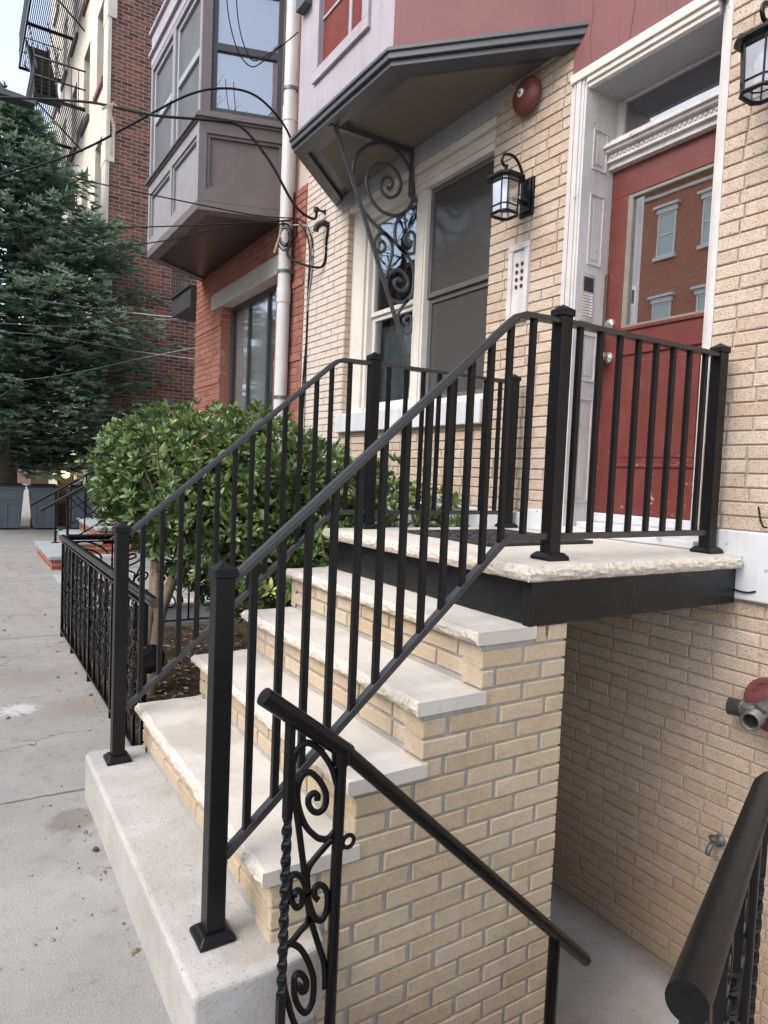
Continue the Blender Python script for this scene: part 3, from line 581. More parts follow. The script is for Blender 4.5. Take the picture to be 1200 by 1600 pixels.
def twisted(b,x,y,z0,z1,s=.0075,t0=.2,t1=.8):
    n=int((z1-z0)/.010); sqp=[(-s,-s),(s,-s),(s,s),(-s,s)]; vs=[]
    for i in range(n+1):
        f=i/n; z=z0+(z1-z0)*f; an=max(0,min(1,(f-t0)/(t1-t0)))*math.pi*2*((z1-z0)*(t1-t0)/.145)
        for u,w in sqp: vs.append((x+u*math.cos(an)-w*math.sin(an),y+u*math.sin(an)+w*math.cos(an),z))
    b.add(vs,[(i*4+j,i*4+(j+1)%4,i*4+4+(j+1)%4,i*4+4+j) for i in range(n) for j in range(4)]+[(3,2,1,0),(n*4,n*4+1,n*4+2,n*4+3)])
twisted(b,.187,YA,-.012,.838,.009,.20,.72); b.build('twisted_bar',M['oldiron'],HR)
b=MB(); b.sweep([(.165,YA,.838),(.30,YA,.735)],[(-.012,-.004),(.012,-.004),(.012,.004),(-.012,.004)],(0,0,1)); b.build('rail_strap',M['oldiron'],HR)
for i_,k in enumerate(IRON):
    b=MB(); scrollbars(b,[IRON[k]],lambda a,c,yy=YA+(i_%5-2)*.0017:(a,yy,c),5); b.build('scroll',M['oldiron'],HR)
b=MB(); b.tube([(.355+.0155*math.cos(i*.3927),YA,.497+.0155*math.sin(i*.3927)) for i in range(16)],.0055,8,up=(0,1,0),closed=True); b.box(.328,.343,YA-.004,YA+.004,.480,.514); b.build('lug',M['oldiron'],HR,bevel=.001)
# ironwork panel reused in other fences: s in 0..1 (0 = twisted bar, 1 = bar), height h
PAN=[[((x-.187)/.136,(z+.02)/.76) for x,z in IRON[k]] for k in IRON]
GA=(.153,-1.17,.885); GB=(.95,-.832,.806)
# guard rail at the right edge of the picture
A=Vector(GA); Bp=Vector(GB); dirv=(Bp-A).normalized(); dh=Vector((dirv.x,dirv.y,0)).normalized()
GR=thing('guard_rail',(.3,-1.12,0),'old black pipe guard rail with scroll panels at the right edge beside the areaway','railing')
b=MB(); Cc=Vector(GB); b.tube([A,A+dirv*.004,Cc-dirv*.05,Cc-dirv*.02+Vector((.004,-.004,0)),Cc+Vector((.012,-.028,-.002)),Cc+Vector((.02,-.10,-.006)),Cc+Vector((.02,-.9,-.02))],.0212,24); b.build('handrail_pipe',M['dullblack'],GR,bevel=.003)
b=MB(); b.sweep([A+dirv*.03-Vector((0,0,.027)),Cc-dirv*.03-Vector((0,0,.027))],[(-.013,-.004),(.013,-.004),(.013,.004),(-.013,.004)]); b.build('rail_strap',M['oldiron'],GR)
SCUP=tuple(dh.cross(Vector((0,0,1))))
for i in range(5):
    s=.05+i*.2; p=A+dirv*s
    b=MB(); (b.tube([p-Vector((0,0,.03)),Vector((p.x,p.y,.0))],.0135,12) if i%3==0 else twisted(b,p.x,p.y,.0,p.z-.03,.008)); b.build('post' if i%3==0 else 'twisted_bar',M['oldiron'],GR)
    if i<4:
        h=p.z-.05
        b=MB(); scrollbars(b,PAN,lambda a,c,p=p,h=h:(p.x+dh.x*(.014+.17*a),p.y+dh.y*(.014+.17*a),.02+h*c),3); b.build('scroll_panel',M['oldiron'],GR)
b=MB(); q0=A+dirv*.0; q1=A+dirv*.95; nn=Vector((dh.y,-dh.x,0))
b.prism([(q0.x-.05*dh.x+.05*nn.x,q0.y+.05*nn.y),(q1.x+.05*nn.x,q1.y+.05*nn.y),(q1.x-.06*nn.x,q1.y-.06*nn.y),(q0.x-.05*dh.x-.06*nn.x,q0.y-.06*nn.y)],-.3,.006); o=b.build('coping',M['lintelstone'],bevel=.006); tag(o,'grey stone coping under the guard rail at the right edge','coping')
# ------------------------------------------------------------------ garden fence along the sidewalk and its return
SCUP=(1,0,0)
def fencerun(g,P0,P1,h,npan,nrm):
    global SCUP
    SCUP=nrm; P0=Vector(P0);P1=Vector(P1);d=(P1-P0); L=d.length; d.normalize(); step=L/npan
    for i in range(npan):
        p=P0+d*(step*i); b=MB(); flip=i%2
        scrollbars(b,PAN,lambda a,c,p=p,f=flip:tuple(p+d*(.012+(step-.024)*(1-a if f else a))+Vector((0,0,.07+(h-.13)*c))),3); b.build('scroll_panel',M['oldiron'],g)
    for i in range(npan+1):
        p=P0+d*(step*i); b=MB()
        if i%4==0 or i==npan: b.box(p.x-.012,p.x+.012,p.y-.012,p.y+.012,.0,h-.03); b.build('post',M['oldiron'],g,bevel=.002)
        else: twisted(b,p.x,p.y,.05,h-.035,.007); b.build('twisted_bar',M['oldiron'],g)
    b=MB(); b.sweep([P0+Vector((0,0,.055)),P1+Vector((0,0,.055))],[(-.013,-.006),(.013,-.006),(.013,.006),(-.013,.006)]); b.build('bottom_rail',M['oldiron'],g,bevel=.001)
    b=MB(); b.sweep([P0+Vector((0,0,h-.035)),P1+Vector((0,0,h-.035))],[(-.014,-.005),(.014,-.005),(.014,.005),(-.014,.005)]); b.build('rail_strap',M['oldiron'],g,bevel=.001)
FX=.268
FE=thing('garden_fence',(FX,2.9,0),'black wrought iron scroll fence running along the sidewalk beside the soil bed','fence')
fencerun(FE,(FX,1.60,0),(FX,4.34,0),.80,15,(1,0,0))
b=MB(); b.tube([(FX,1.42,.808),(FX,1.421,.808),(FX,4.36,.80)],.0235,18); b.lathe([(.0235,0),(.019,-.0005),(.019,.06),(.0,.06)],(FX,1.4195,.808),'y',18,1); b.build('handrail_pipe',[M['oldiron'],M['bronze']],FE)
b=MB(); b.lathe([(.002,-.018),(.05,-.016),(.068,-.004),(.068,.004),(.05,.016),(.002,.018)],(FX+.02,1.58,.52),'y',24); b.build('round_boss',M['oldiron'],FE)
FR=thing('return_fence',(1.2,4.36,0),'black wrought iron scroll fence crossing the far end of the soil bed','fence')
fencerun(FR,(FX+.05,4.36,0),(W-.02,4.36,0),.80,6,(0,1,0))
b=MB(); b.tube([(FX+.025,4.36,.80),(W-.005,4.36,.80)],.024,14); b.build('handrail_pipe',M['oldiron'],FR)
b=MB(); b.box(.40,W-.01,4.42,4.56,0,.17); b.box(.39,W-.01,4.40,4.58,.17,.20); o=b.build('low_kerb_wall',M['whitewash'],bevel=.006); tag(o,'low grey painted kerb wall behind the return fence','wall')
# ------------------------------------------------------------------ tan brick row house
H=thing('tan_brick_house',(W,1.5,0),'tan brick row house with maroon front door, grey trim and a projecting bay above','house')
FZ=3.54
dh0=(.20,1.08,1.12,FZ+.01); wh=(1.69,3.495,1.75,3.74)
b=MB()
for u0,u1,v0,v1 in rects(-3.2,4.30,PIT-.1,6.6,[(.192,1.088,1.112,9),(1.682,3.503,1.742,3.76),(-3.2,1.08,FZ,9),(1.08,3.62,3.76,9)]): b.box(W+.008,W+.26,u0,u1,v0,v1,1)
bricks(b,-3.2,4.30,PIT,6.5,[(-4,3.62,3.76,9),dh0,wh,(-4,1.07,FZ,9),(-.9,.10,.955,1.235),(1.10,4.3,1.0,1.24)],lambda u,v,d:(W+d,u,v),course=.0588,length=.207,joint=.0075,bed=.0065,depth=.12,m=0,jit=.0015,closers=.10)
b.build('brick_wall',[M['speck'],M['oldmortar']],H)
b=MB(); b.box(W-.03,W+.05,-.9,.10,.955,1.236); b.box(W-.028,W+.05,-3.2,-.90,.955,1.236); b.build('base_course',M['whitewash'],H,bevel=.008)
b=MB(); b.box(W-.03,W+.05,1.10,1.239,1.13,1.25); b.build('base_course',M['whitewash'],H,bevel=.008)
b=MB(); b.box(W-.02,W+.05,1.24,4.30,.0,1.225); b.build('base_course',M['whitewash'],H,bevel=.008)
b=MB(); b.box(W-.012,W+.26,-3.2,1.075,FZ,6.6); b.box(W-.006,W+.26,1.0751,3.61,3.761,6.6) if False else None
o=b.build('lintel_band',M['maroon'],H,bevel=.003)
# cracks of the maroon band as real grooves of darker render
b=MB()
for y0,z0,pts in ((.95,FZ+.02,[(0,0),(.02,.12),(.01,.26),(.04,.5)]),(.72,FZ+.02,[(0,0),(-.02,.16),(.01,.33),(0,.6)]),(.52,FZ+.04,[(0,0),(.02,.1),(-.01,.3)])):
    b.sweep([(W-.0125,y0+a,z0+c) for a,c in pts],[(-.002,-.002),(.002,-.002),(.002,.002),(-.002,.002)],(1,0,0))
b.build('render_crack',M['plate'],o)
# door recess
DX=2.50; yl,yr=.972,.262
b=MB(); b.box(W+.262,W+2.2,-.3,2.0,1.0,1.05); b.box(2.95,3.0,-.2,1.6,1.0,3.6); b.box(W+.27,3.0,1.2,1.25,1.0,3.6); b.box(W+.27,3.0,.0,.05,1.0,3.6); b.box(W+.27,3.0,0,1.3,3.56,3.6); b.build('hall_interior',M['dark'],H)
b=MB()
b.box(W-.012,W+.02,yl,1.078,1.13,FZ-.002); b.box(W+.02,DX+.05,yl,1.088,1.13,FZ-.03)
for a in (0,1): b.box(W-.018,W-.012,yl+.012+a*.06,yl+.022+a*.06,1.14,FZ-.01)
b.box(W-.02,W-.012,yl+.035,yl+.065,1.14,FZ-.01)
b.box(W+.012,W+.03,.195,yr-.02,1.13,FZ-.002); b.box(W-.004,W+.012,.198,.222,1.236,FZ-.002); b.box(W+.03,DX+.05,.19,yr,1.13,FZ-.03)
def panel_y(b,x0,x1,z0,z1,y,s=-1):      # raised panel moulding on a plane y
    f=.010
    for a0,a1,c0,c1 in ((x0,x1,z0,z0+f),(x0,x1,z1-f,z1),(x0,x0+f,z0+f,z1-f),(x1-f,x1,z0+f,z1-f)): b.box(a0,a1,min(y,y+s*.007),max(y,y+s*.007),c0,c1)
    b.box(x0+.03,x1-.03,min(y,y+s*.004),max(y,y+s*.004),z0+.03,z1-.03)
for z0,z1 in ((3.05,3.26),(2.56,2.93),(1.95,2.20),(1.30,1.86)): panel_y(b,W+.055,DX-.055,z0,z1,yl)
b.build('door_surround',M['white'],H,bevel=.003)
b=MB(); b.box(W+.015,DX+.06,yr,yl,3.445,3.535); b.build('recess_ceiling',M['trimgrey'],H)
b=MB(); b.box(W-.030,W+.014,.203,1.074,FZ-.048,FZ-.002); b.box(W-.018,W+.02,yr,yl,FZ-.075,FZ-.048); b.box(W-.006,W+.024,yr,yl,FZ-.098,FZ-.075); b.build('lintel_moulding',M['cream'],H,bevel=.004)
b=MB()
for x,z0,z1 in ((DX-.035,3.075,3.105),(DX-.055,3.105,3.118),(DX-.045,3.118,3.155),(DX-.072,3.155,3.172),(DX-.088,3.172,3.188),(DX-.075,3.188,3.20),(DX-.05,3.20,3.222)): b.box(x,DX+.05,yr,yl,z0,z1)
for i in range(26): y=yr+.01+i*(yl-yr-.02)/26; b.box(DX-.052,DX-.04,y,y+.014,3.128,3.142)
b.build('transom_bar',M['white'],H,bevel=.002)
TW=MB(); TW.box(DX+.01,DX+.04,yl-.045,yl,3.222,3.445); TW.box(DX+.01,DX+.04,yr,yr+.03,3.222,3.445); TW.box(DX+.01,DX+.04,yr+.03,yl-.045,3.43,3.445)
o=TW.build('transom_window',M['white'],H,bevel=.003)
b=MB(); b.box(DX+.026,DX+.03,yr+.03,yl-.045,3.222,3.43); b.build('pane',M['transompane'],o)
b=MB(); b.box(DX-.13,DX+.05,yr,yl,1.134,1.20); b.box(DX-.02,DX+.06,yr,yl,1.20,1.248); b.box(2.252,DX-.132,.203,1.07,1.134,1.172); b.build('door_sill',M['whitewash'],H,bevel=.006)
# door leaf
DY0,DY1=.266,.968; g0,g1,gz0,gz1=.352,.862,2.232,2.922
b=MB()
for u0,u1,v0,v1 in rects(DY0,DY1,1.25,3.072,[(g0,g1,gz0,gz1)]): b.box(DX,DX+.045,u0,u1,v0,v1)
b.box(DX-.010,DX,g0-.03,g1+.012,gz0-.020,gz0-.002)
def panel_x(b,y0,y1,z0,z1,x,f=.016):
    for a0,a1,c0,c1 in ((y0,y1,z0,z0+f),(y0,y1,z1-f,z1),(y0,y0+f,z0+f,z1-f),(y1-f,y1,z0+f,z1-f)): b.box(x-.010,x,a0,a1,c0,c1)
    b.box(x-.005,x,y0+.05,y1-.05,z0+.05,z1-.05)
panel_x(b,.34,.862,1.50,2.10,DX)
D=b.build('door',M['door'],H,bevel=.003)
b=MB(); b.box(DX+.022,DX+.026,g0,g1,gz0,gz1); b.build('glass_pane',M['mirror'],D)
b=MB()
b.box(DX+.004,DX+.021,g1-.030,g1,gz0,gz1); b.box(DX+.004,DX+.021,g0,g1-.03,gz1-.018,gz1); b.box(DX+.004,DX+.021,g0,g1-.03,gz0,gz0+.012)
b.build('glazing_bead',M['beadgrey'],D,bevel=.002)
b=MB(); b.lathe([(.030,0),(.030,-.008),(.012,-.012),(.012,-.040),(.026,-.050),(.030,-.062),(.024,-.074),(.004,-.078)],(DX,.928,2.085),'x',20); b.build('door_knob',M['nickel'],D)
b=MB(); b.lathe([(.031,0),(.030,-.012),(.022,-.018),(.004,-.020)],(DX,.928,2.262),'x',20); b.box(DX-.024,DX-.018,.912,.944,2.255,2.269); b.build('deadbolt',M['nickel'],D)
b=MB(); b.box(DX-.012,DX-.001,.955,.985,1.83,2.535)
for z in (1.86,2.0,2.2,2.4,2.51): b.lathe([(.005,0),(.004,-.003)],(DX-.012,.970,z),'x',8)
b.build('lock_guard',M['bronze'],D,bevel=.002)
# ground floor window pair
b=MB()
b.box(W+.055,W+.16,3.30,3.500,1.90,3.60); b.box(W+.04,W+.16,3.20,3.235,1.93,3.43) ; b.box(W+.075,W+.16,3.235,3.30,1.90,3.60)
b.box(W+.045,W+.16,2.435,2.565,1.90,3.425); b.box(W+.035,W+.045,2.455,2.545,1.90,3.425)
b.box(W+.055,W+.16,1.686,1.745,1.90,3.425)
b.box(W+.03,W+.16,1.686,3.30,3.425,3.47); b.box(W+.018,W+.16,1.686,3.30,3.47,3.50); b.box(W+.04,W+.16,1.686,3.30,3.50,3.555); b.box(W+.005,W+.16,1.686,3.50,3.555,3.605)
b.box(W+.05,W+.16,1.686,3.30,1.895,1.945)
b.build('window_casing',M['cream'],H,bevel=.004)
b=MB(); b.box(W-.045,W+.16,1.655,3.53,1.745,1.896); b.build('window_sill',M['whitewash'],H,bevel=.006)
b=MB(); b.prism([(1.55,3.728),(3.62,3.728),(3.60,3.606),(1.655,3.606)],W-.012,W+.16,0,.5,'x'); b.build('lintel_board',M['trimgrey'],H,bevel=.003)
for (y0,y1,mat,cm) in ((2.565,3.20,'pane','curtain'),(1.745,2.435,'screenpane',None)):
    b=MB(); zz=(1.945,2.665,3.425); f=.035
    for k in (0,1):
        x=W+.095 if k==0 else W+.075
        for a0,a1,c0,c1 in ((y0,y1,zz[k],zz[k]+f),(y0,y1,zz[k+1]-f,zz[k+1]),(y0,y0+f,zz[k]+f,zz[k+1]-f),(y1-f,y1,zz[k]+f,zz[k+1]-f)): b.box(x,x+.03,a0,a1,c0,c1)
    o=b.build('window',M['cream'] if cm else M['screen'],H,bevel=.003)
    b=MB(); b.box(W+.108,W+.112,y0+f-.004,y1-f+.004,zz[0]+f-.004,zz[1]); b.box(W+.088,W+.092,y0+f-.004,y1-f+.004,zz[1],zz[2]-f+.004); b.build('pane',M[mat],o)
    if cm:
        b=MB(); n=60; vs=[]
        for i in range(n+1):
            y=y0+(y1-y0)*i/n; x=W+.20+.018*math.sin(i*.9)+.008*math.sin(i*2.3); vs+=[(x,y,1.95),(x,y,2.6)]
        b.add(vs,[(2*i,2*i+2,2*i+3,2*i+1) for i in range(n)],0,.5,True); b.build('curtain',M[cm],o)
b=MB(); b.box(W+.262,W+.30,1.5,3.7,1.7,3.7); b.build('room_interior',M['dark'],H)
# basement window under the sill, half hidden by the shrub
b=MB(); b.box(W-.024,W-.006,2.62,3.2,.75,1.3); o=b.build('basement_window',M['dark'],H)
# the projecting bay
BP=[(W,.985),(1.557,1.782),(1.549,3.066),(W,3.765)]
def off(poly,d):                        # offset the three outer sides of the bay outwards by d
    P=[Vector((a,c)) for a,c in poly]; lines=[]
    for p,q in zip(P,P[1:]):
        e=(q-p).normalized(); n=Vector((-e.y,e.x)); n=n if n.x<0 else -n; lines.append((p+n*d,e))
    def inter(l,m_):
        (p,e),(q,f)=l,m_; den=e.x*f.y-e.y*f.x; t=((q.x-p.x)*f.y-(q.y-p.y)*f.x)/den; return p+e*t
    wall=(Vector((W,0)),Vector((0,1)))
    pts=[inter(lines[0],wall),inter(lines[0],lines[1]),inter(lines[1],lines[2]),inter(lines[2],wall)]
    return [(p.x,p.y) for p in pts]
def ringprism(b,po,pi,z0,z1):           # band between an outer and an inner open outline
    n=len(po)
    for i in range(n-1):
        q=[po[i],po[i+1],pi[i+1],pi[i]]; b.prism(q,z0,z1)
b=MB(); ringprism(b,off(BP,0),off(BP,-.20),3.722,3.776); ringprism(b,off(BP,-.020),off(BP,-.115),3.690,3.7215); ringprism(b,off(BP,.012),off(BP,-.05),3.758,3.781); b.build('bay_fascia',M['fascia'],H,bevel=.004)
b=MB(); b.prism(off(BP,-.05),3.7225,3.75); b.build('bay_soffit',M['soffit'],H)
q=off(BP,-.035); qi=off(BP,-.17)
b=MB(); b.prism([q[0],q[1],qi[1],qi[0]],3.781,6.6); b.prism([q[2],q[3],qi[3],qi[2]],3.781,6.6); b.build('bay_side',M['maroon'],H)
yA,yB=q[1][1],q[2][1]; bx=q[1][0]; wy0,wy1,wz0,wz1=2.135,2.725,4.12,5.3
b=MB()
for u0,u1,v0,v1 in rects(yA+.001,yB-.001,3.781,6.6,[(wy0,wy1,wz0,wz1)]): b.box(bx,bx+.12,u0,u1,v0,v1)
bw=b.build('bay_front',M['lilac'],H)
b=MB()
f=.075
for a0,a1,c0,c1 in ((wy0-f,wy1+f,wz0-f,wz0),(wy0-f,wy1+f,wz1,wz1+f),(wy0-f,wy0,wz0,wz1),(wy1,wy1+f,wz0,wz1)): b.box(bx-.022,bx-.001,a0,a1,c0,c1)
b.box(bx-.055,bx-.001,wy0-f-.03,wy1+f+.03,wz1+f,wz1+f+.05)
wn=b.build('bay_window',M['lilac'],H,bevel=.003)
b=MB(); b.box(bx+.02,bx+.03,wy0,wy1,wz0,wz1); b.build('panel',M['shutter'],wn)
b=MB(); b.box(bx+.012,bx+.0195,(wy0+wy1)/2-.018-.09,(wy0+wy1)/2+.018-.09,wz0,wz1)
for z in (wz0+.33,wz0+.66): b.box(bx+.011,bx+.0195,wy0,wy1,z-.009,z+.009)
b.build('glazing_bar',M['lilac'],wn)
b=MB(); b.box(bx-.07,bx-.001,yA+.02,yB-.02,4.62,4.74) if False else b.box(bx-.06,bx-.001,2.88,3.02,4.62,4.80); b.build('cornice_end',M['fascia'],H,bevel=.004)
# upper body so the house is a solid seen from the side
b=MB(); b.box(W+.262,9,-3.2,4.3,3.76,6.62); b.box(W+.31,9,-3.2,-.31,0,3.76); b.box(W+.35,9,1.4,4.3,0,3.74); b.build('house_body',M['oldmortar'],H)
# iron bracket that carries the bay
BR=thing('scroll_bracket',(W,2.56,2.05),'black wrought iron scroll bracket holding up the bay between the two windows','bracket')
SCUP=(0,1,0); YK=2.56
b=MB(); b.sweep([(1.60,YK,3.703),(2.262,YK,3.703)],[(-.016,-.022),(.016,-.022),(.016,.010),(-.016,.010)]); b.build('top_bar',M['fascia'],BR,bevel=.002)
b=MB(); b.sweep([(2.262,YK,3.70),(2.262,YK,3.40)],[(-.014,-.014),(.014,-.014),(.014,.014),(-.014,.014)],(0,1,0)); b.sweep([(2.262,YK,3.40),(2.335,YK,3.37)],[(-.014,-.012),(.014,-.012),(.014,.012),(-.014,.012)]); b.build('wall_bar',M['fascia'],BR,bevel=.002)
b=MB(); P=smooth([Vector((min(a,2.318),YK,c)) for a,c in BRK['diag']],4); P=[Vector((1.628,YK,3.70))]+P; b.sweep(P,[(-.013,-.009),(.013,-.009),(.013,.009),(-.013,.009)],(0,1,0)); b.build('stay',M['staygrey'],BR,bevel=.002)
for k in ('big','long','cr','cl','bot'):
    b=MB(); strap=[(-.011,-.0048),(.011,-.0048),(.011,.0048),(-.011,.0048)]; scrollbars(b,[[(min(a,2.318),c) for a,c in BRK[k]]],lambda a,c:(a,YK,c),5); b.build('scroll',M['fascia'],BR)
# wall lanterns
def lantern(y,z,label):
    g=thing('wall_lantern',(W,y,z),label,'lantern','black wall lanterns beside the door')
    cx=2.105; def_=0
    b=MB(); b.box(W-.016,W,y-.052,y+.052,z-.115,z+.095); b.box(W-.028,W-.016,y-.038,y+.038,z-.10,z+.08); b.build('back_plate',M['iron'],g,bevel=.004)
    zt=z+.055; zb=z-.145
    P=smooth([Vector(p) for p in ((W-.025,y,z+.01),(W-.045,y,z+.075),(W-.075,y,z+.145),(W-.125,y,z+.185),(cx-.018,y,z+.178),(cx-.036,y,z+.145),(cx-.02,y,z+.118),(cx+.005,y,z+.122))],5)
    b=MB(); b.tube(P,.0085,10,up=(0,1,0)); b.tube([(cx,y,zt+.028),(cx,y,z+.125)],.007,8); b.build('arm',M['iron'],g)
    def octa(w,c): return [(cx-w,y-w+c),(cx-w+c,y-w),(cx+w-c,y-w),(cx+w,y-w+c),(cx+w,y+w-c),(cx+w-c,y+w),(cx-w+c,y+w),(cx-w,y+w-c)]
    b=MB(); ro=octa(.092,.036); ri=octa(.02,.008)
    b.add([(a,c,zt+.002) for a,c in ro]+[(a,c,zt-.012) for a,c in ro]+[(a,c,zt+.034) for a,c in ri],[tuple(range(15,7,-1))]+[(i,(i+1)%8,16+(i+1)%8,16+i) for i in range(8)]+[(8+i,8+(i+1)%8,(i+1)%8,i) for i in range(8)]+[tuple(range(16,24))])
    for a,c in ((-.06,-.06),(-.06,.06)): b.box(cx+a-.006,cx+a+.006,y+c-.006,y+c+.006,zt+.01,zt+.026)
    b.build('roof',M['iron'],g,bevel=.0015)
    top=octa(.067,.026); bot=octa(.061,.024)
    b=MB()
    for (a,c),(d,e) in zip(top,bot): b.tube([(a,c,zt-.01),(d,e,zb)],.0042,6)
    def ring(f,r):
        pts=[Vector((a,c,zt)).lerp(Vector((d,e,zb)),f) for (a,c),(d,e) in zip(top,bot)]; b.tube(pts,r,6,closed=True)
    ring(.16,.0038); ring(.80,.0038); ring(1.0,.0085); ring(.04,.006)
    b.build('cage',M['iron'],g)
    for i in range(8):
        j=(i+1)%8; b=MB(); s=.97
        def sh(p,z_): return (cx+(p[0]-cx)*s,y+(p[1]-y)*s,z_)
        b.add([sh(top[i],zt-.008),sh(top[j],zt-.008),sh(bot[j],zb),sh(bot[i],zb)],[(0,1,2,3)]); b.build('glass_pane',M['lantern'],g)
    b=MB(); b.lathe([(.012,0),(.012,.05),(.024,.075),(.026,.10),(.014,.13),(.002,.135)],(cx,y,zb+.035),'z',14); b.build('bulb',M['white2'],g)
    b=MB(); b.box(cx+.058,W-.028,y-.008,y+.008,z-.055,z-.035); b.build('bracket',M['iron'],g,bevel=.002)
    return g
lantern(1.375,3.025,'black glazed wall lantern on the brick pier between the window and the door')
lantern(-.048,3.055,'black glazed wall lantern to the right of the door, cut off at the edge')
b=MB(); b.lathe([(.098,0),(.101,-.006),(.101,-.018),(.094,-.034),(.075,-.050),(.045,-.060),(.0,-.063)],(W-.022,1.392,3.575),'x',32); b.lathe([(.05,0),(.05,-.03)],(W,1.392,3.575),'x',16)
g=b.build('alarm_bell',M['bell'],origin=(W,1.392,3.575)); tag(g,'dome shaped red alarm bell with a white centre high on the brick pier','alarm bell')
b=MB(); b.lathe([(.023,0),(.023,-.004),(.0,-.005)],(W-.085,1.392,3.575),'x',20); b.lathe([(.007,0),(.006,-.006)],(W-.089,1.392,3.575),'x',10,1); b.build('centre_disc',[M['white2'],M['black']],g)
# bell-push board
BB=thing('bell_push_panel',(W,1.412,2.54),'narrow white framed panel of eight worn doorbell buttons on the brick pier','bell panel')
y0,y1,z0,z1=1.330,1.497,2.325,2.765; f=.034
b=MB()
for a0,a1,c0,c1 in ((y0,y1,z0,z0+f),(y0,y1,z1-f,z1),(y0,y0+f,z0+f,z1-f),(y1-f,y1,z0+f,z1-f)): b.box(W-.020,W+.01,a0,a1,c0,c1)
b.build('frame',M['white'],BB,bevel=.004)
b=MB(); b.box(W-.006,W+.01,y0+f,y1-f,z0+f,z1-f); b.build('board',M['white'],BB)
for i in range(4):
    for j in range(2): 
        b=MB(); c=(W-.006,y0+.058+.042*j,z1-.115-.042*i); b.lathe([(.012,0),(.012,-.004),(.009,-.006),(.009,-.005)],c,'x',14); b.lathe([(.0075,0),(.006,-.010)],c,'x',10,1); b.build('button',[M['plate'],M['black']],BB)
# intercom on the door jamb (faces along the street)
IC=thing('intercom',(2.352,yl,2.39),'steel intercom plate with dark speaker and button column on the white door jamb','intercom')
b=MB(); b.box(2.303,2.402,yl-.008,yl,2.262,2.512); 
for x,z in ((2.352,2.50),(2.352,2.275)): b.lathe([(.004,0),(.004,-.003)],(x,yl-.008,z),'y',8)
b.build('plate',M['steelplate'],IC,bevel=.0015)
b=MB(); b.box(2.318,2.390,yl-.011,yl-.0081,2.418,2.492); b.build('speaker',M['rubber'],IC,bevel=.001)
for i in range(8):
    z=2.402-i*.0152; b=MB(); b.box(2.372,2.390,yl-.013,yl-.0081,z-.0045,z+.0045); b.build('button',M['white2'],IC,bevel=.001)
    b=MB(); b.box(2.316,2.366,yl-.0105,yl-.0081,z-.0042,z+.0042,1); b.box(2.316,2.366,yl-.0108,yl-.0104,z-.0062,z-.0050); b.build('name_strip',[M['rubber'],M['cream']],IC)
# fire hose inlet with red plate
SI=thing('fire_hose_inlet',(W,-.162,.555),'twin grey metal fire hose inlet on a round red wall plate','hose inlet')
c=(W,-.162,.555)
b=MB(); b.lathe([(.106,0),(.109,-.008),(.104,-.013),(.096,-.011),(.055,-.018),(.0,-.020)],c,'x',40); pl=b.build('wall_plate',M['plate'],SI)
b=MB(); cc=(W-.085,-.135,.535)
b.tube([(W-.01,-.162,.555),(W-.05,-.162,.545),(W-.08,-.158,.533)],.034,16)
b.build('inlet_body',M['zinc'],SI)
for dx,dy in ((-.020,.118),(-.13,-.028)):
    b=MB(); P=Vector((W-.066,-.158,.534)); d=Vector((dx,dy,-.008)); Lh=d.length; d.normalize()
    prof=[(.029,0),(.029,.5),(.036,.5),(.036,.62),(.033,.62),(.035,1),(.0285,1),(.0285,.72)]
    a=d.cross(Vector((0,0,1))).normalized(); e=a.cross(d); n=20; vs=[]
    for r,h in prof:
        for j in range(n): an=6.28319*j/n; vs.append(P+d*(Lh*h)+(a*math.cos(an)+e*math.sin(an))*r)
    b.add(vs,[(i*n+j,i*n+(j+1)%n,(i+1)*n+(j+1)%n,(i+1)*n+j) for i in range(len(prof)-1) for j in range(n)],0,.5,True); b.add(vs[-n:],[tuple(range(n))],1)
    for an in (.6,2.7,4.8): q=P+d*(Lh*.56)+(a*math.cos(an)+e*math.sin(an))*.038; b.lathe([(.009,-.006),(.009,.006)],q,'z',8)
    o=b.build('inlet',[M['zinc'],M['dark']],SI)
txt='AUTO SPKR'
for i,chh in enumerate(txt):
    if chh==' ': continue
    cu=bpy.data.curves.new('letter','FONT'); cu.body=chh; cu.size=.030; cu.extrude=.003; cu.align_x='CENTER'; cu.align_y='CENTER'
    to=bpy.data.objects.new('letter',cu); COL.objects.link(to); dg=bpy.context.evaluated_depsgraph_get(); me=bpy.data.meshes.new_from_object(to.evaluated_get(dg)); bpy.data.objects.remove(to)
    me.name='letter'; me.materials.clear(); me.materials.append(M['plate']); o=bpy.data.objects.new('letter',me); COL.objects.link(o); o.parent=pl
    an=rad(58-i*14.5); rr=.078
    o.location=(-.0165,rr*math.sin(an),rr*math.cos(an)); 
    o.rotation_euler=Matrix(((0,0,-1),(-1,0,0),(0,1,0))).to_4x4().to_euler(); o.rotation_euler=(Matrix.Rotation(-an,4,'X')@Matrix(((0,0,-1),(-1,0,0),(0,1,0))).to_4x4()).to_euler()
b=MB(); c=(W,.005,-.083); b.lathe([(.026,0),(.024,-.008),(.011,-.012),(.011,-.045)],c,'x',14); b.tube(smooth([Vector(p) for p in ((W-.04,.005,-.083),(W-.065,.005,-.085),(W-.08,.008,-.105),(W-.082,.008,-.125))],3),.011,10); b.lathe([(.016,0),(.019,.010),(.016,.018)],(W-.055,.005,-.068),'z',12); b.tube([(W-.055,.005,-.085),(W-.055,.005,-.06)],.006,8)
o=b.build('garden_tap',M['zinc'],origin=c); tag(o,'small tarnished metal tap low on the areaway wall','tap')
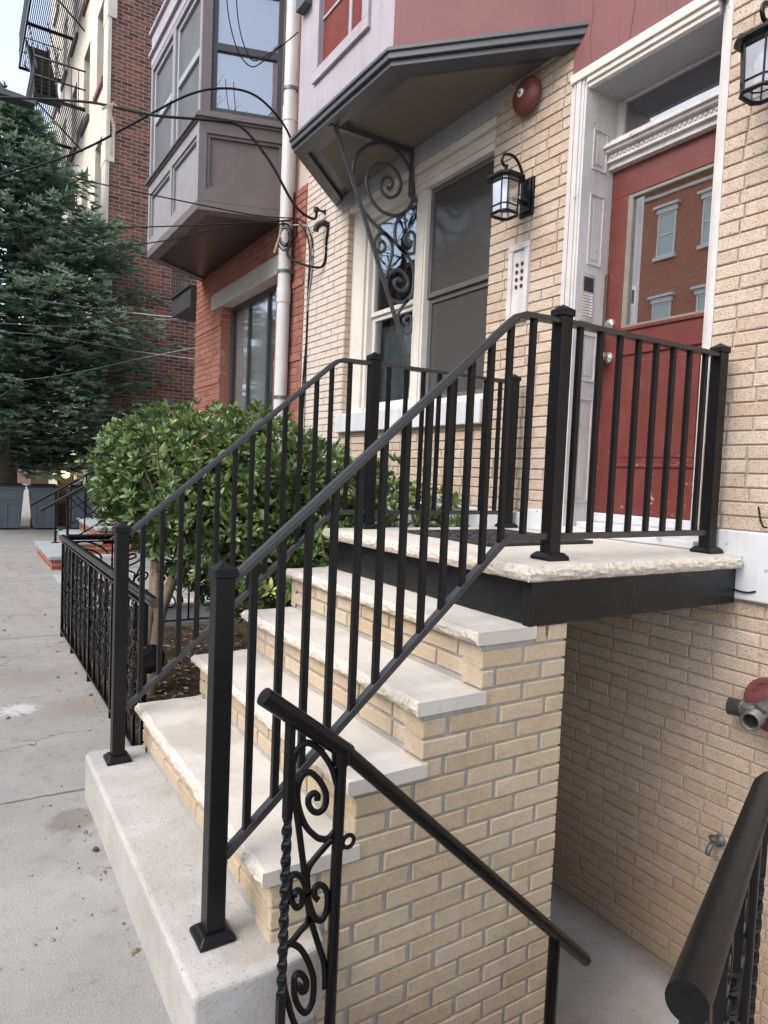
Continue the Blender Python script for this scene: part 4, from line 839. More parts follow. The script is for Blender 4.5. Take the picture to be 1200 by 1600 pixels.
b=MB(); P=smooth([Vector(p) for p in ((W-.036,.092,1.05),(W-.04,.055,1.02),(W-.04,.0,.995),(W-.038,-.05,.99),(W-.032,-.085,1.0))],4); b.tube(P,.004,6); o=b.build('loose_cable',M['wire'],origin=(W,0,1.0)); tag(o,'short loose black cable hanging across the white base course','cable'); b=MB(); b.tube(smooth([Vector(p) for p in ((W-.012,-.06,1.34),(W-.02,-.075,1.29),(W-.03,-.095,1.262),(W-.03,-.11,1.26))],4),.004,6)
o=b.build('cable_stub',M['wire'],origin=(W,-.08,1.3)); tag(o,'bent stub of black cable poking out above the white base course','cable')
# ------------------------------------------------------------------ red brick neighbour
RH=thing('red_brick_house',(W,6,0),'red brick row house with a brown wooden oriel above a wide curtained window','house')
YR0,YR1=4.302,7.70; wy=(4.97,6.66,1.55,3.385); lz=(4.86,7.02,3.387,3.565)
b=MB()
for u0,u1,v0,v1 in rects(YR0,YR1,-.05,4.1,[(wy[0]-.008,wy[1]+.008,wy[2],wy[3]),(lz[0],lz[1],lz[2],lz[3])]): b.box(W+.008,W+.26,u0,u1,v0,v1,1)
bricks(b,YR0+.02,YR1-.005,0,4.1,[wy,lz,(4.3,7.7,3.40,3.425) if False else (0,.1,0,.1)],lambda u,v,d:(W+d,u,v),course=.0705,length=.205,joint=.008,depth=.14,m=0,jit=.001)
for z in (1.05,1.75,2.46,3.16):   # rusticated bands: a deep joint and a proud course
    b.box(W-.010,W+.006,YR0+.03,wy[0],z,z+.055,0,.6); b.box(W-.010,W+.006,wy[1],YR1,z,z+.055,0,.4)
bricks(b,W+.01,W+5,0,4.1,[],lambda u,v,d:(u,YR1-d,v),course=.0705,length=.205,joint=.008,depth=.02,m=0,jit=.001)
b.box(W+.26,9,YR1-.3,YR1-.008,-.05,7,1); b.box(W+.02,9,YR0,YR1-.3,3.86,7,1)
b.build('brick_wall',[M['redb'],M['redmortar']],RH)
b=MB(); b.box(W-.015,W+.15,*lz); b.build('window_lintel',M['lintelstone'],RH,bevel=.006)
b=MB(); b.box(W-.04,W+.15,wy[0]-.06,wy[1]+.06,1.44,1.549); b.build('window_sill',M['lintelstone'],RH,bevel=.006)
b=MB(); x=W+.13; f=.05
for a0,a1,c0,c1 in ((wy[0],wy[1],1.55,1.60),(wy[0],wy[1],3.33,3.384),(wy[0],wy[0]+f,1.6,3.33),(wy[1]-f,wy[1],1.6,3.33),(5.47,5.51,1.6,3.33),(6.06,6.09,1.6,3.33)): b.box(x,x+.04,a0,a1,c0,c1)
o=b.build('window',M['black'],RH,bevel=.003)
b=MB(); b.box(x+.018,x+.022,wy[0]+f,wy[1]-f,1.6,3.33); b.build('pane',M['curtainpane'],o)
b=MB(); n=150; vs=[]
for i in range(n+1):
    y=wy[0]+.02+(wy[1]-wy[0]-.04)*i/n; xx=x+.075+.016*math.sin(i*.75)+.01*math.sin(i*1.9+1); vs+=[(xx,y,1.5),(xx,y,3.36)]
b.add(vs,[(2*i,2*i+2,2*i+3,2*i+1) for i in range(n)],0,.5,True); b.build('curtain',M['curtain'],o)
b=MB(); b.box(W+.5,W+.55,4.5,7.2,1.2,3.7); b.build('room_interior',M['dark'],RH)
OP=[(W,4.735),(1.465,5.02),(1.452,6.95),(W,7.50)]
def face_rects(p,q,d0,d1,rs,b,m=0):     # boxes on a vertical plane p->q (plan), rs=(s0,s1,z0,z1), outward thickness d1..d0
    p=Vector(p);q=Vector(q); e=(q-p).normalized(); n=Vector((-e.y,e.x)); n=n if n.x<0 else -n
    for s0,s1,z0,z1 in rs:
        c=[p+e*s0+n*d0,p+e*s1+n*d0,p+e*s1+n*d1,p+e*s0+n*d1]; b.prism([(v.x,v.y) for v in c],z0,z1,m)
ZB,ZS,ZT=3.86,4.69,6.06
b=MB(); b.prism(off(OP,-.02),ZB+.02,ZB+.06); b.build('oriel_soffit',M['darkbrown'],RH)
b=MB(); ringprism(b,off(OP,.0),off(OP,-.12),ZB,ZB+.085); b.build('oriel_skirt',M['brown'],RH,bevel=.004)
lens=[(Vector(q)-Vector(p)).length for p,q in zip(OP,OP[1:])]
sides=[('side',M['brown'],0),('front',M['trimgrey'],1),('far',M['brown'],2)]
wl=M['greypanel']
for nm,mt,i in sides:
    p,q=OP[i],OP[i+1]; L=lens[i]; b=MB()
    face_rects(p,q,-.12,-.04,[(.001,L-.001,ZB+.0855,ZS-.001)],b)
    nP=2 if i==1 else 1; st=.075; w_=(L-st*(nP+1))/nP
    frs=[(0,L,ZB+.0855,ZB+.20),(0,L,ZS-.11,ZS-.001)]+[(k*(w_+st),k*(w_+st)+st,ZB+.2005,ZS-.1105) for k in range(nP+1)]
    face_rects(p,q,-.0399,.0,frs,b)
    for k in range(nP):
        s0=st+k*(w_+st); s1=s0+w_; z0,z1=ZB+.2005,ZS-.1105; g=.03
        face_rects(p,q,-.0399,-.016,[(s0,s1,z0,z0+g),(s0,s1,z1-g,z1),(s0,s0+g,z0+g,z1-g),(s1-g,s1,z0+g,z1-g)],b)
    b.build('oriel_panel',M['brown'] if i!=1 else wl,RH,bevel=.002)
    # sill mouldings
    # window wall
    b=MB(); e=.10 if i!=1 else .07
    frs=[(0,e,ZS+.075,ZT),(L-e,L,ZS+.075,ZT),(e,L-e,ZS+.075,ZS+.10),(e,L-e,ZT-.06,ZT)]
    if i==1: frs.append((L/2-.05,L/2+.05,ZS+.10,ZT-.06))
    face_rects(p,q,-.10,-.004,frs,b); b.build('oriel_frame',M['brown'] if i!=1 else wl,RH,bevel=.003)
    bays=[(e,L-e)] if i!=1 else [(e,L/2-.05),(L/2+.05,L-e)]
    for s0,s1 in bays:
        b=MB(); f=.05; zm=(ZS+ZT)/2+.03
        face_rects(p,q,-.075,-.03,[(s0,s0+f,ZS+.10,ZT-.06),(s1-f,s1,ZS+.10,ZT-.06),(s0+f,s1-f,ZS+.10,ZS+.10+f),(s0+f,s1-f,ZT-.06-f,ZT-.06),(s0+f,s1-f,zm-.035,zm+.035)],b)
        o=b.build('oriel_window',M['black'] if i!=1 else M['trimgrey'],RH,bevel=.003)
        b=MB(); face_rects(p,q,-.062,-.056,[(s0+f,s1-f,ZS+.10+f,ZT-.06-f)],b); b.build('pane',M['paleblind'] if i!=1 else M['orielscreen'],o)
b=MB()
for d,z0,z1 in ((.018,ZS,ZS+.022),(.040,ZS+.0225,ZS+.05),(.022,ZS+.0505,ZS+.0745)): ringprism(b,off(OP,d),off(OP,-.09),z0,z1)
b.build('oriel_sill',M['brown'],RH,bevel=.003)
b=MB()
for d,z0,z1 in ((.0,ZT,ZT+.11),(.03,ZT+.1105,ZT+.15),(.0,ZT+.1505,ZT+.36),(.03,ZT+.3605,ZT+.40)): ringprism(b,off(OP,d),off(OP,-.12),z0,z1)
b.prism(off(OP,-.05),ZT+.4005,ZT+.6); b.build('oriel_cornice',M['lilac'],RH,bevel=.003)
b=MB(); b.prism(off(OP,-.22),ZB+.12,ZT+.3); b.build('oriel_room',M['dark'],RH)
# dark balcony on the side wall
b=MB(); b.box(2.20,3.3,YR1+.002,8.62,3.57,3.83); b.box(2.17,3.3,YR1+.002,8.65,3.831,3.86)
for i in range(9): y=YR1+.06+i*.11; b.box(2.195,2.21,y,y+.015,3.861,4.27)
b.box(2.185,2.22,YR1+.002,8.63,4.271,4.31); b.build('side_balcony',M['black'],RH,bevel=.003)
# white downpipe
DP=thing('downpipe',(W-.075,4.60,0),'white painted drainpipe running down the joint between the two houses','downpipe')
b=MB(); b.tube([(W-.078,4.60,.0),(W-.078,4.60,6.6)],.062,22)
for z in (1.2,3.02,4.72,5.9): b.tube([(W-.078,4.60,z),(W-.078,4.60,z+.14)],.068,22)
b.build('pipe',M['pipe'],DP)
for z in (2.1,3.30,5.0):
    b=MB(); b.tube([(W-.078,4.60,z),(W-.078,4.60,z+.03)],.0695,22); b.box(W-.07,W-.001,4.53,4.55,z,z+.03); b.build('pipe_clip',M['zinc'],DP)
# ------------------------------------------------------------------ neighbour's stoop
NS=thing('red_brick_stoop',(1.2,8.85,0),'red brick stoop with bluestone treads beyond the return fence','stoop')
b=MB(); n=4; bt=MB()
for k in range(5):
    x0=.60+.29*k; zt=.185+.18*k
    b.box(x0,W+2,8.04+ (0 if k==0 else .06),9.86-(0 if k==0 else .06),(.0 if k==0 else .185+.18*(k-1)),zt-.045) 
b.build('brick_steps',M['stepredb'],NS)
for k in range(5):
    b=MB(); x0=.56+.29*k; zt=.185+.18*k; b.box(x0,x0+.37 if k<4 else W+2,7.98 if k==0 else 8.07,9.92 if k==0 else 9.83,zt-.0445,zt); b.build('tread',M['blue'],NS,bevel=.005)
b=MB(); b.box(.93,W+2,7.98,8.095,.14,.184); b.box(.93,W+2,7.99,8.035,0,.14); b.build('side_ledge',M['whitewash'],NS,bevel=.004)
b=MB(); b.box(.56,.72,6.9,7.6,-.01,.012); o=b.build('bluestone_slab',M['blue'],bevel=.003); tag(o,'thin bluestone slab set flush in the sidewalk before the red stoop','paving slab')
def srail(y,label):
    g=thing('stoop_handrail',(.80,y,.185),label,'handrail','handrails of the red brick stoop')
    sl=.62; x0=.82
    for i,x in enumerate((x0,x0+.62,x0+1.24)):
        zb=.185+.18*max(0,min(4,int((x-.56)/.29))); b=MB(); b.box(x-.016,x+.016,y-.016,y+.016,zb,.185+.78+sl*(x-x0)); b.box(x-.05,x+.05,y-.05,y+.05,zb,zb+.012); b.build('post',M['iron'],g,bevel=.002)
    b=MB(); b.tube([(x0-.33,y,.955-sl*.33),(x0+1.34,y,.965+sl*1.34)],.021,12); b.build('top_rail',M['iron'],g)
    for dz in (-.20,-.62):
        b=MB(); b.tube([(x0,y,.955+dz),(x0+1.30,y,.955+dz+sl*1.30)],.012,10); b.build('lower_rail',M['iron'],g)
    b=MB(); b.tube([(x0+.02,y,.62),(x0+.60,y,.42)] if False else [(x0+.1,y,.95),(x0+.62,y,.45)],.009,8); b.build('brace',M['iron'],g)
    for k in range(1,6):
        if k==3: continue
        x=x0+.21*k; b=MB(); b.box(x-.009,x+.009,y-.009,y+.009,.335+sl*(x-x0),.955+sl*(x-x0)); b.build('baluster',M['iron'],g)
    return g
srail(8.35,'black pipe handrail on the nearer side of the red brick stoop')
srail(9.62,'black pipe handrail on the farther side of the red brick stoop')
# ------------------------------------------------------------------ wheelie bins
def bin_(x,y,label):
    g=thing('trash_bin',(x,y,0),label,'bin','grey trash bins under the conifer')
    b=MB(); w0,w1,d0,d1,h=.20,.265,.20,.25,.86
    V=[(x-w0,y-d0,.03),(x+w0,y-d0,.03),(x+w0,y+d0,.03),(x-w0,y+d0,.03),(x-w1,y-d1,h),(x+w1,y-d1,h),(x+w1,y+d1,h),(x-w1,y+d1,h)]
    b.add(V,[(0,3,2,1),(4,5,6,7),(0,1,5,4),(1,2,6,5),(2,3,7,6),(3,0,4,7)])
    for a0,a1,z0,z1 in ((-.235,.235,.60,.635),(-.05,.20,.52,.56),(-.06,-.03,.10,.58),(.17,.20,.10,.52),(-.20,-.17,.10,.60)):
        yy=y-d0-(d1-d0)*(z1/h); b.box(x+a0*.95,x+a1*.95,yy-.016,yy+.03,z0,z1)
    b.box(x-w1-.02,x+w1+.02,y-d1-.025,y+d1+.02,h-.05,h)
    b.build('body',M['bin'],g,bevel=.012)
    b=MB(); b.box(x-w1-.03,x+w1+.03,y-d1-.04,y+d1+.05,h+.002,h+.035); b.add([(x-w1,y-d1,h+.0355),(x+w1,y-d1,h+.0355),(x+w1,y+d1,h+.0355),(x-w1,y+d1,h+.0355),(x-w1*.8,y-d1*.7,h+.075),(x+w1*.8,y-d1*.7,h+.075),(x+w1*.8,y+d1*.7,h+.075),(x-w1*.8,y+d1*.7,h+.075)],[(4,5,6,7),(0,1,5,4),(1,2,6,5),(2,3,7,6),(3,0,4,7)]); b.tube([(x-w1,y+d1+.05,h+.01),(x+w1,y+d1+.05,h+.01)],.018,10); b.build('lid',M['binlid'],g,bevel=.008)
    for s in (-1,1):
        b=MB(); b.lathe([(.10,-.025),(.10,.025)],(x+s*.19,y+d0+.06,.101),'x',18); b.build('wheel',M['rubber'],g)
    return g
bin_(.46,14.05,'grey wheeled trash bin, leftmost, standing before the conifer trunk')
bin_(1.10,14.05,'grey wheeled trash bin in the middle with a cardboard box on its lid')
bin_(1.80,14.0,'grey wheeled trash bin seen through the posts of the red stoop handrail')
b=MB(); x,y,z=1.02,14.0,.937
b.box(x-.15,x+.15,y-.12,y+.12,z,z+.22); b.add([(x-.15,y-.12,z+.22),(x-.15,y+.12,z+.22),(x-.26,y+.12,z+.17),(x-.26,y-.12,z+.17)],[(0,1,2,3)]); b.add([(x+.15,y-.12,z+.22),(x+.15,y+.12,z+.22),(x+.25,y+.12,z+.14),(x+.25,y-.12,z+.14)],[(0,1,2,3)])
o=b.build('cardboard_box',M['card'],origin=(x,y,z)); tag(o,'open brown cardboard box on the middle trash bin','box')
# ------------------------------------------------------------------ tall apartment building
TY0,TY1,TZ=14.43,25.6,24
TB=thing('apartment_building',(6,20,0),'tall dark brick apartment building with a pale stone front behind the conifer','building')
b=MB(); b.box(W+.34,14,TY0,TY1,0,TZ); b.box(W+.02,14,TY0-.03,TY0-.001,0,TZ); b.build('brick_wall',M['tallb'],TB)
wins=[]
for zf in range(8):
    for yw in (15.55,17.5,19.6,21.7,23.8): wins.append((yw-.48,yw+.48,.95+3.0*zf,2.75+3.0*zf))
b=MB()
for u0,u1,v0,v1 in rects(TY0,TY1,0,TZ,wins): b.box(W,W+.345,u0,u1,v0,v1)
b.box(W-.05,W-.0005,TY0-.05,TY0+.42,0,TZ); b.box(W,W+.03,TY0-.05,TY0-.031,0,TZ)
for k in range(9): b.box(W-.06,W+.13,TY0-.065,TY0+.46,1.9+3.0*k,2.4+3.0*k)

b.build('stone_front',M['stone'],TB,bevel=.01)
for i,(a,c,z0,z1) in enumerate(wins):
    b=MB(); f=.06
    for a0,a1,c0,c1 in ((a,c,z0,z0+f),(a,c,z1-f,z1),(a,a+f,z0+f,z1-f),(c-f,c,z0+f,z1-f),(a+f,c-f,(z0+z1)/2-.03,(z0+z1)/2+.03)): b.box(W+.20,W+.26,a0,a1,c0,c1)
    b.box(W-.06,W+.2,a-.08,c+.08,z0-.12,z0-.001)
    o=b.build('window',M['black'] if i%3 else M['maroon'],TB)
    b=MB(); b.box(W+.22,W+.235,a+f,c-f,z0+f,z1-f); b.build('pane',M['dkpane'],o)
b=MB()
for dz,d in ((0,.12),(.25,.3),(.5,.5)): b.box(W-d,14,TY0-d,TY1+d,TZ+dz,TZ+dz+.25)
b.build('cornice',M['stone'],TB)
FE2=thing('fire_escape',(1.7,20,3.3),'black iron fire escape with stairs zigzagging up the pale stone front','fire escape')
fx0,fx1=1.12,W-.002; fy0,fy1=17.6,22.6
lev=[4.35+3.0*k for k in range(5)]
for z in lev:
    b=MB()
    for i in range(25): x=fx0+.03+(fx1-fx0-.06)*i/24; b.box(x-.010,x+.010,fy0,fy1,z,z+.03)
    for y in (fy0,(fy0+fy1)/2,fy1): b.box(fx0,fx1,y-.03,y+.03,z-.07,z-.001)
    b.box(fx0-.02,fx0+.02,fy0,fy1,z-.08,z+.04); b.build('platform',M['iron'],FE2)
    b=MB()
    for zz in (.45,.9):
        b.tube([(fx1,fy0,z+zz),(fx0,fy0,z+zz),(fx0,fy1,z+zz),(fx1,fy1,z+zz)],.018,6)
    ys=[fy0+i*.12 for i in range(int((fy1-fy0)/.12)+1)]
    for y in ys: b.tube([(fx0,y,z),(fx0,y,z+.9)],.008,5)
    for i in range(1,7): x=fx0+i*(fx1-fx0)/7; b.tube([(x,fy0,z),(x,fy0,z+.9)],.010,5); b.tube([(x,fy1,z),(x,fy1,z+.9)],.010,5)
    b.build('guard_rail',M['iron'],FE2)
    for y in (fy0+.3,fy1-.3):
        b=MB(); b.tube([(fx0+.1,y,z-.06),(fx1,y,z-.95)],.02,6); b.build('support',M['iron'],FE2)
for z in lev[:-1]:
    b=MB(); xs=(fx0+.10,fx0+.62); y0,y1=fy0+.5,fy1-1.4
    for x in xs: b.sweep([(x,y0,z+.02),(x,y1,z+3.0)],[(-.02,-.09),(.02,-.09),(.02,.09),(-.02,.09)]); b.tube([(x,y0,z+.85),(x,y1,z+3.8)],.015,6)
    for i in range(1,14):
        f=i/14; y=y0+(y1-y0)*f; zz=z+3.0*f; b.box(xs[0],xs[1],y-.10,y+.10,zz-.015,zz+.015)
    b.build('stair',M['iron'],FE2)
# lamp lit under the conifer
b=MB(); b.box(W-.30,W+.0,14.13,14.40,0,1.0) if False else b.box(1.40,1.72,14.36,14.40,.82,1.30); 
LB=thing('lit_lantern',(1.5,14.7,0),'warm glowing lamp on a low tan post behind the bins','lamp')
b=MB(); b.box(1.44,1.74,14.55,14.8,0,1.25); b.build('post',M['darkbark'],LB,bevel=.01)
b=MB(); b.lathe([(.02,0),(.075,.03),(.085,.12),(.06,.2),(.02,.22)],(1.56,14.45,1.06),'z',16); b.tube([(1.56,14.46,1.17),(1.56,14.56,1.17)],.02,8); b.build('lamp_globe',M['lit'],LB)
pl_=bpy.data.lights.new('lamp_glow','POINT'); pl_.energy=1.5; pl_.color=(1,.66,.32); pl_.shadow_soft_size=.08
po=bpy.data.objects.new('lamp_glow',pl_); COL.objects.link(po); po.location=(1.56,14.30,1.17)
# far end of the street
b=MB(); b.box(-9,12,44,52,0,9); fb=b.build('wall',M['farb'])
FB=thing('distant_building',(1,48,0),'low pinkish brick building closing the street, glimpsed beneath the conifer','building'); fb.parent=FB; fb.location=(-1,-48,0)
for i in range(7):
    for z in (1.0,4.6):
        b=MB(); x=-7.5+i*2.8; b.box(x,x+1.2,43.9,43.99,z,z+2); b.build('window',M['dkpane'],FB)
# street lamp head reaching in from the left
SL=thing('street_lamp',(-3.7,12,-.13),'dark grey street lamp whose long head reaches in at the upper left edge','street lamp')
b=MB(); b.tube([(-3.7,12,-.13),(-3.7,12,7.2)],[.11,.07],14); b.lathe([(.2,0),(.2,.05),(.13,.3)],(-3.7,12,-.13),'z',14); b.build('pole',M['black'],SL)
b=MB(); b.tube(smooth([Vector(p) for p in ((-3.7,12,7.1),(-3.4,12,7.5),(-2.6,12,7.62),(-1.3,12,7.62))],4),.045,10); b.build('arm',M['black'],SL)
b=MB(); b.add([(-1.35,11.80,7.50),(.66,11.87,7.50),(.66,12.13,7.50),(-1.35,12.2,7.50),(-1.35,11.86,7.74),(.70,11.92,7.60),(.70,12.08,7.60),(-1.35,12.14,7.74)],[(0,3,2,1),(4,5,6,7),(0,1,5,4),(1,2,6,5),(2,3,7,6),(3,0,4,7)]); b.build('lamp_head',M['fascia'],SL,bevel=.02)
# ------------------------------------------------------------------ overhead cables
UP=thing('utility_pole',(-3.75,16,-.13),'weathered wooden utility pole at the kerb carrying the overhead cables','utility pole')
b=MB(); b.tube([(-3.75,16,-.13),(-3.75,16,9.5)],[.15,.10],14); b.build('pole',M['darkbark'],UP)
b=MB(); b.box(-4.75,-2.75,15.92,15.99,8.2,8.32); b.build('crossarm',M['darkbark'],UP,bevel=.01)
WL=[('w1',.010,'thick black cable looping up in front of the brown oriel','wire'),('w2',.012,'thick black service cable running to the hook under the bay','wire'),('w3',.006,'thin black cable stretched past the foot of the brown oriel','wire'),('w4',.006,'thin dark cable rising to the drainpipe below the brown oriel','wire'),
 ('w5',.006,'thin black cable sloping across the brown oriel panels','wire'),('w6',.009,'pale grey cable sagging in front of the conifer to the dark balcony','wiregrey'),('w7',.005,'thin grey cable crossing the conifer just under the pale one','wiregrey'),('w8',.005,'thin grey cable sloping down across the conifer','wiregrey'),('w9',.005,'lowest thin grey cable curving up across the conifer','wiregrey'),
 ('w10',.005,'thin black wire hanging in a deep loop before the oriel window','wire'),('w11',.005,'second thin wire hanging in a shallower loop before the oriel window','wire'),('loop',.011,'thick black drip loop bending below the hook under the bay','wire'),
 ('v1',.008,'black cable running down the tan wall beside the drainpipe, rightmost of three','wire'),('v2',.008,'black cable running down the tan wall close to the drainpipe, middle of three','wire'),('v3',.006,'grey cable running down the tan wall beside the drainpipe among two black ones','wiregrey')]
for k,r,lab,mt in WL:
    lim=W-.012 if k[0] in 'vl' else 9
    P=[Vector((min(x,lim),y,z)) for x,y,z in WIRE[k]]
    if k in ('w1','w2','w3','w4','w5'): P=[Vector((-3.4,15.95,8.35 if k!='w5' else 7.6))]+P
    if k in ('w6','w7','w8','w9'): P=[Vector((-3.7,16,6.5))]+P; P[-1]=Vector((2.6,YR1+.03,1.4+(P[-1].z-1.4)*.694))
    if k in ('w10','w11'): P=[Vector((-3.4,15.95,8.4))]+P if False else P
    if k=='w2': P[-1]=Vector((W-.09,3.92,3.70))
    b=MB(); b.tube(smooth(P,6),r,8); o=b.build('overhead_cable' if k[0]=='w' else 'wall_cable',M[mt]); tag(o,lab,'cable','cables strung past the houses')
b=MB(); b.sweep(smooth([Vector(p) for p in WIRE['strap']],4),[(-.012,-.002),(.012,-.002),(.012,.002),(-.012,.002)],(0,1,0)); b.sweep([(.60,5.0,4.50),(.69,4.99,4.575),(.75,5.0,4.555)],[(-.012,-.002),(.012,-.002),(.012,.002),(-.012,.002)],(0,1,0)); o=b.build('hanging_strap',M['strap']); tag(o,'frayed pale strap tied to the thick cable before the dark brick wall','strap')
b=MB(); b.sweep(smooth([Vector(p) for p in WIRE['strap2']],4),[(-.008,-.002),(.008,-.002),(.008,.002),(-.008,.002)],(0,1,0)); o=b.build('hanging_strap',M['strap']); tag(o,'short pale strap hanging by the drainpipe under the brown oriel','strap')
for z,y,lab in ((3.70,3.93,'black insulator hook on the tan wall under the bay, upper of two'),(3.565,3.86,'black weatherhead on the tan wall below the cable hook')):
    b=MB()
    if z>3.6: b.tube([(W,y,z),(W-.09,y,z)],.011,8); b.lathe([(.02,-.02),(.028,-.01),(.018,0),(.028,.01),(.02,.02)],(W-.09,y,z),'z',12); b.lathe([(.022,0),(.022,-.01)],(W,y,z),'x',10)
    else: b.tube(smooth([Vector(p) for p in ((W,y,z),(W-.05,y,z+.01),(W-.09,y+.03,z-.01),(W-.10,y+.05,z-.06))],3),.026,10)
    o=b.build('wall_hook' if z>3.6 else 'weatherhead',M['rubber'],origin=(W,y,z)); tag(o,lab,'hook')
b=MB()
for i in range(9): 
    r=.07+.008*i; cx,cz=2.15,3.60; b.tube([(cx-.02+r*.6*math.cos(a*.5+i),4.45+.02*math.sin(i),cz+r*math.sin(a*.5+i)) for a in range(13)],.004,5)
o=b.build('cable_coil',M['wire'],origin=(2.15,4.45,3.6)); tag(o,'tangled coil of thin black cables against the drainpipe','cable')
# ------------------------------------------------------------------ laurel shrubs
def leafcluster(b,c,axis,n,L,ti):
    axis=axis.normalized(); s=axis.orthogonal().normalized(); t=axis.cross(s); ph=U(0,6.3)
    for i in range(n):
        an=ph+i*2.4; op=U(.5,1.25) if i<n-1 else .15; d=(axis*math.cos(op)+(s*math.cos(an)+t*math.sin(an))*math.sin(op)).normalized()
        l=L*U(.7,1.15); w=l*U(.16,.21); nrm=d.cross(axis); nrm=(nrm if nrm.length>.05 else s).normalized(); up=nrm.cross(d).normalized(); 
        if up.dot(axis)<0: up=-up
        p0=c+d*.006; q=lambda f,e,h: p0+d*(l*f)+nrm*(w*e)+up*(l*h)
        dr=-.10*U(.2,1.6)
        vs=[q(0,0,0),q(.35,1,.05),q(.38,0,0),q(.35,-1,.05),q(.72,.8,.03+dr*.5),q(.74,0,dr*.5),q(.72,-.8,.03+dr*.5),q(1,0,dr)]
        tn=min(.89,max(0,ti+random.gauss(0,.16)))
        if ti>=.95: tn=U(.92,1)
        b.add(vs,[(0,2,1),(0,3,2),(1,2,5,4),(2,3,6,5),(4,5,7),(5,6,7)],0,tn,True)
def ellcrown(b,els,ncl,L,inside,yel=.012):
    tot=sum(e[3]*e[4]*e[5] for e in els)
    for (cx,cy,cz,a,bb,cc) in els:
        for _ in range(int(ncl*a*bb*cc/tot)):
            v=Vector((random.gauss(0,1),random.gauss(0,1),random.gauss(0,1))).normalized(); r=U(.35,1)**.45
            lump=1+.10*math.sin(v.x*7+cx*3)*math.sin(v.y*6+1)*math.cos(v.z*8)
            p=Vector((cx+a*v.x*r*lump,cy+bb*v.y*r*lump,cz+cc*v.z*r*lump))
            if not inside(p): continue
            ax=(Vector((v.x/a,v.y/bb,v.z/cc)).normalized()+Vector((0,0,.55))+Vector((U(-.5,.5),U(-.5,.5),U(-.3,.3))))
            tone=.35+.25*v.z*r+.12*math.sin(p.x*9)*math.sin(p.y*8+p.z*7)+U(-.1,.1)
            if R()<yel and v.z>.2: tone=1.0
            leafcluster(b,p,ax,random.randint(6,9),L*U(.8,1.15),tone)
LT=thing('laurel_shrub',(.55,2.60,0),'large clipped green laurel shrub with a bare twisting trunk in the soil bed','shrub')
b=MB(); ok=lambda p: p.y>1.50 and p.x<W-.06 and p.z>.42 and not (p.y<1.6 and p.z<.0)
els=[(.83,3.02,1.35,.60,.72,.47),(1.12,2.62,1.42,.50,.62,.40),(.62,2.78,1.20,.36,.55,.36),(.92,2.50,1.02,.45,.55,.36),(1.30,2.9,1.15,.5,.7,.55),(.98,2.3,.80,.33,.42,.26)]
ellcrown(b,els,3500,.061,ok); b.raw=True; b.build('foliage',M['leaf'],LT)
b=MB()
b.taper(smooth([Vector(p) for p in ((.52,2.58,-.03),(.565,2.60,.25),(.60,2.62,.50),(.68,2.62,.74),(.80,2.66,1.0),(.88,2.8,1.25))],4),[.052,.046,.042,.04,.038,.037,.036,.035,.034,.033,.033,.033,.033,.032,.03,.028,.026,.024,.022,.02,.016],10)
b.taper(smooth([Vector(p) for p in ((.59,2.62,.46),(.575,2.66,.62),(.60,2.76,.80),(.55,2.9,1.05))],4),[.028,.026,.025,.024,.022,.021,.02,.019,.018,.017,.015,.013,.012],8)
b.taper(smooth([Vector(p) for p in ((.66,2.62,.72),(.80,2.58,.80),(.95,2.50,.84),(1.1,2.5,.98))],4),[.032,.03,.03,.029,.028,.026,.025,.024,.022,.02,.018,.016,.014],8)
b.taper([Vector(p) for p in ((.50,2.66,-.02),(.56,2.72,.4),(.60,2.8,.85),(.7,2.9,1.2))],[.03,.026,.022,.015],8)
for _ in range(34):
    p=Vector((U(.6,.95),U(2.5,2.95),U(.8,1.1))); q=Vector((U(.3,1.5),U(2.1,3.5),U(.9,1.7))); b.taper([p,p.lerp(q,.5)+Vector((0,0,U(-.05,.08))),q],[.012,.008,.004],5)
b.build('trunk',M['bark'],LT)
L2=thing('evergreen_shrub',(1.75,2.3,0),'dense dark green shrub filling the corner between stoop and house wall','shrub')
b=MB(); els=[(1.62,2.75,1.12,.48,.75,.52),(1.85,2.15,1.00,.36,.55,.50),(1.65,2.0,.75,.42,.46,.42),(2.0,1.85,.98,.22,.33,.44),(1.3,2.05,.62,.4,.5,.42),(1.9,3.2,1.2,.35,.7,.42)]
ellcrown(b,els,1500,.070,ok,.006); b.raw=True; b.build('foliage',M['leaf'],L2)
b=MB()
for x,y,a,c in ((1.7,2.2,1.9,2.1),(1.75,2.35,1.55,2.8),(1.65,2.25,1.35,2.0),(1.8,2.3,2.0,1.8),(1.8,2.5,1.9,3.1)): b.taper([Vector((x,y,-.02)),Vector(((x+a)/2,(y+c)/2,.5)),Vector((a,c,1.15))],[.025,.018,.006],6)
b.build('stem',M['bark'],L2)
